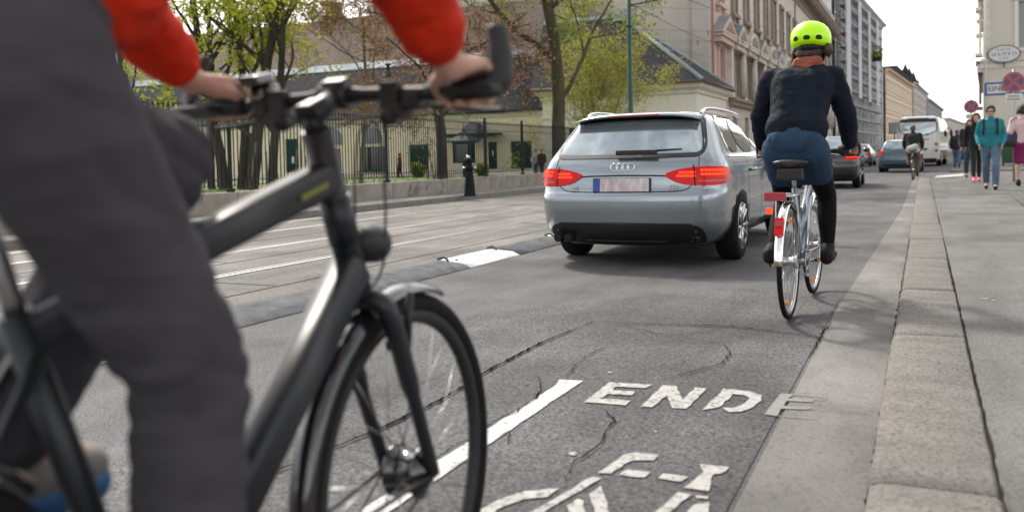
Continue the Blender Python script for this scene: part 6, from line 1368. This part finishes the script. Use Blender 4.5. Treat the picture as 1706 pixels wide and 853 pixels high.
p = gy(1689, 137, 26.6); s1 = nostop('no_stopping_sign', 'round red and blue no stopping sign above the arrow sign at the right border', (p.x, 26.6, .1), rad(-4), .265, p.z-.1)
e = thing('one_way_sign', 'blue EINBAHN one way sign with white arrow behind the no stopping disc', 'traffic sign', (p.x+.02, 26.60, 0), rad(-4))
zc = gy(1670, 148, 26.75).z; m = MB(); m.box((-.10, .115, zc), (1.22, .02, .36), bev=.006); o = obj('panel', m, MATS['sign_blue'], e)
m = MB(); m.prism([(-.64, -.12), (-.10, -.12), (-.04, -.05), (.02, -.12), (.24, -.12), (.24, -.165), (.48, 0), (.24, .165), (.24, .12), (-.64, .12)], (0, .004, 0), (0, .100, zc)); obj('arrow', m, MATS['sign_face'], e)
m = MB(); m.join(text_mesh('EINBAHN', .20, .002, .003), Matrix.Translation((-.20, .097, zc-.0)) @ Matrix.Rotation(pi/2, 4, 'X')); obj('lettering', m, MATS['sign_grey'], e)
p = gy(1618, 178, 46.5); nostop('no_stopping_sign', 'smaller dark no stopping sign standing against the sky before the cream corner house', (p.x, 46.5, .1), rad(-2), .31, p.z-.1)
p = gy(1490, 214, 90); t = thing('sign_board', 'dark rectangular board seen from behind on a post left of the coach', 'sign', (p.x, 90, 0)); m = MB(); m.box((0, 0, p.z), (1.0, .06, 1.1), bev=.01); obj('panel', m, MATS['sign_back'], t); m = MB()
for s in (-1, 1): m.box((s*.47, -.04, p.z), (.05, .03, 1.06))
m.tube([(0, .05, 0), (0, .05, p.z+.5)], .05, 8); obj('post', m, MATS['iron'], t)
M('bin_green', (.012, .075, .022), .5, var=.15, bump=.1); M('bin_bright', (.02, .14, .025), .5, var=.1); M('bin_red', (.36, .04, .03), .5)
for i, (X, mt, lid, lab) in enumerate(((3.98, 'bin_green', 'bin_red', 'dark green waste bin with a red lid edge below the ledge'), (5.0, 'bin_bright', 'bin_bright', 'brighter green waste bin at the right border'))):
    t = thing('waste_bin', lab, 'waste bin', (X, 50.2, .1), 0, 'waste bins by the corner house'); h = 1.18
    m = MB(); m.loft([[(x*k, y*k, z) for x, y in ((-.46, -.40), (.46, -.40), (.46, .40), (-.46, .40))] for z, k in ((.14, .82), (.2, .85), (h, 1.0))], True, smooth=False)
    for xx in (-.3, 0, .3): m.box((xx, -.385, .62), (.04, .04, .8))
    obj('bin_body', m, MATS[mt], t)
    m = MB(); m.box((0, -.02, h+.05), (1.0, .92, .09), bev=.03); m.loft([[(x, y, h+.09+dz) for x, y in ((-.48*k, -.42*k), (.48*k, -.42*k), (.48*k, .42*k), (-.48*k, .42*k))] for dz, k in ((0, 1), (.07, .85), (.09, .5))], True); obj('lid', m, MATS[lid], t)
    for sx in (-1, 1): m = MB(); m.lathe([(.09, -.03), (.10, -.02), (.10, .02), (.09, .03)], (sx*.36, -.28, .10), (1, 0, 0), 14); obj('wheel', m, MATS['rubber'], t)
    m = MB(); m.tube([(-.4, -.47, h-.05), (.4, -.47, h-.05)], .02, 6); obj('handle', m, MATS[mt], t)
b = gy(1455, 87, 168); t = thing('roof_planting', 'dark green bushes growing on a ledge of the scaffolded house', 'plant', (b.x-.3, 168, b.z-1.2)); m = MB(); R = random.Random(2)
for i in range(260):
    c = V((R.gauss(0, 1.0), R.gauss(0, .6), abs(R.gauss(.6, .7)))); a = V((R.uniform(-1, 1), R.uniform(-1, 1), R.uniform(-1, 1))).normalized()*.28; q = a.orthogonal().normalized()*.22; m.bm.faces.new([m.bm.verts.new(x) for x in (c-a, c-q, c+a, c+q)])
obj('foliage', m, MATS['leaf_green'], t, fix=False)
m = MB(); m.box((0, 0, -.2), (3.2, 1.6, .5)); obj('planter', m, MATS['iron'], t)
